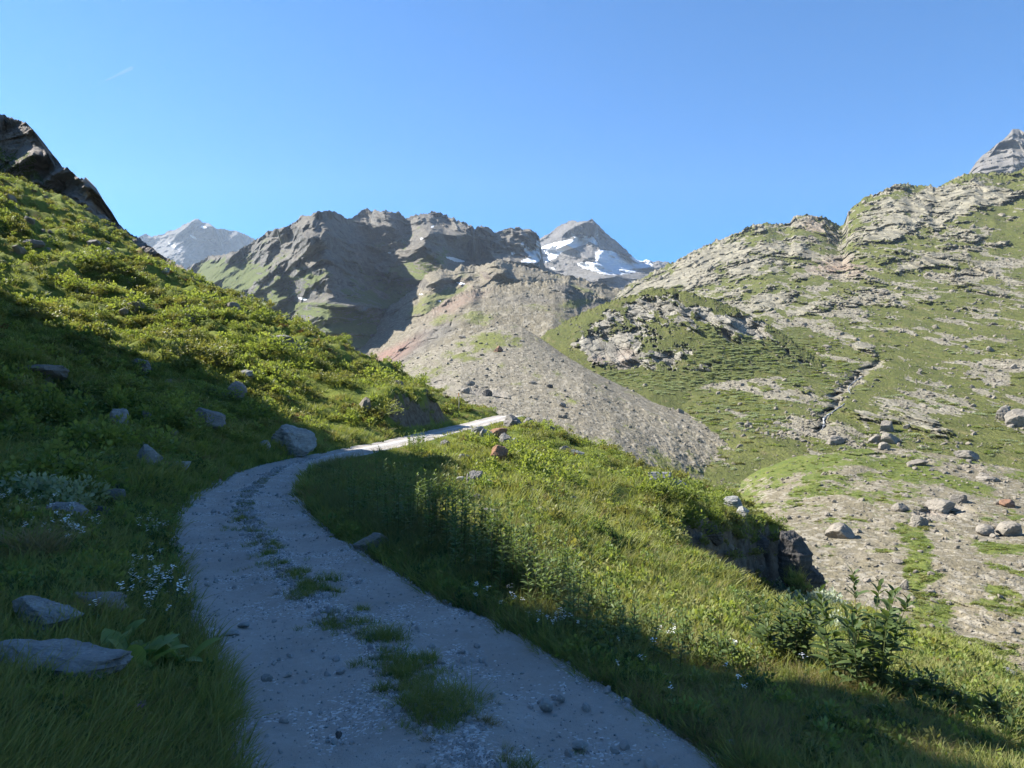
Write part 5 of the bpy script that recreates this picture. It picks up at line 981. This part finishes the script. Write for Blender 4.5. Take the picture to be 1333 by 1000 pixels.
# vapour trail
t = NT('vapour_mat'); em = t.n('ShaderNodeBsdfDiffuse'); em.inputs[0].default_value = (.9, .9, .9, 1); tr = t.n('ShaderNodeBsdfTransparent'); mx = t.n('ShaderNodeMixShader'); mx.inputs[0].default_value = .13
t.t.links.new(tr.outputs[0], mx.inputs[1]); t.t.links.new(em.outputs[0], mx.inputs[2]); t.t.links.new(mx.outputs[0], t.out.inputs['Surface'])
a_, b_ = P(138, 105, 20000.), P(173, 88, 22000.); v, f, _t = tube(a_+(b_-a_)*np.linspace(0, 1, 14)[:, None], 15., 45., 10)
o = mesh_np('contrail', v, f, t.m); tag(o, 'short faint white vapour trail in the sky above the left hillside', 'contrail')
EXPO = 1.74
# ------------------------------------------------------------------ air, sky, sun, camera
def haze():
    me = bpy.data.meshes.new('haze'); x0, x1, y0, y1, z0, z1 = -5700, 5700, -5700, 5700, -200, 1750
    v = [(x0, y0, z0), (x1, y0, z0), (x1, y1, z0), (x0, y1, z0), (x0, y0, z1), (x1, y0, z1), (x1, y1, z1), (x0, y1, z1)]
    me.from_pydata(v, [], [(3, 2, 1, 0), (4, 5, 6, 7), (0, 1, 5, 4), (1, 2, 6, 5), (2, 3, 7, 6), (3, 0, 4, 7)]); me.update()
    m = bpy.data.materials.new('haze_mat'); m.use_nodes = True; nt = m.node_tree; nt.nodes.clear()
    o = nt.nodes.new('ShaderNodeOutputMaterial'); pv = nt.nodes.new('ShaderNodeVolumePrincipled')
    pv.inputs['Color'].default_value = (.62, .78, 1., 1); pv.inputs['Density'].default_value = HAZE; pv.inputs['Anisotropy'].default_value = .2
    nt.links.new(pv.outputs[0], o.inputs['Volume']); me.materials.append(m)
    ob = bpy.data.objects.new('haze', me); ROOT.objects.link(ob); tag(ob, kind='stuff')
HAZE = 5e-5
if HAZE: haze()
w = bpy.data.worlds.new('World'); sc.world = w; w.use_nodes = True
nt = w.node_tree; bg = nt.nodes['Background']; sky = nt.nodes.new('ShaderNodeTexSky'); sky.sky_type = 'NISHITA'
sky.sun_disc = False; sky.sun_elevation = SUN_EL; sky.sun_rotation = -SUN_AZ; sky.altitude = 2300; sky.air_density = 1.; sky.dust_density = .2; sky.ozone_density = 3.
hs_ = nt.nodes.new('ShaderNodeHueSaturation'); hs_.inputs['Saturation'].default_value = 1.68; hs_.inputs['Value'].default_value = .93; hs_.inputs['Hue'].default_value = .502; nt.links.new(sky.outputs[0], hs_.inputs['Color']); nt.links.new(hs_.outputs[0], bg.inputs[0]); bg.inputs[1].default_value = .068
sun = bpy.data.lights.new('sun', 'SUN'); sun.energy = 5.; sun.angle = math.radians(.5); sun.color = (1, .95, .87)
so = bpy.data.objects.new('sun', sun); ROOT.objects.link(so); so.rotation_euler = Vector(SUN).to_track_quat('Z', 'Y').to_euler()
cam = bpy.data.cameras.new('camera'); cam.sensor_width = 36; cam.lens = 36*F/1333; cam.clip_start = .05; cam.clip_end = 60000
co = bpy.data.objects.new('camera', cam); ROOT.objects.link(co); co.location = (0, 0, CAMH); co.rotation_euler = (math.pi/2+PITCH, 0, 0); sc.camera = co
sc.view_settings.view_transform = 'Standard'; sc.view_settings.look = 'None'; sc.view_settings.gamma = 1; sc.view_settings.exposure = EXPO
sc.render.engine = 'CYCLES'; c = sc.cycles
c.use_denoising = True; c.denoiser = 'OPENIMAGEDENOISE'; c.max_bounces = 6; c.diffuse_bounces = 3; c.transmission_bounces = 4; c.volume_bounces = 1; c.glossy_bounces = 1
c.use_adaptive_sampling = True; c.adaptive_threshold = .01; c.sample_clamp_indirect = 6
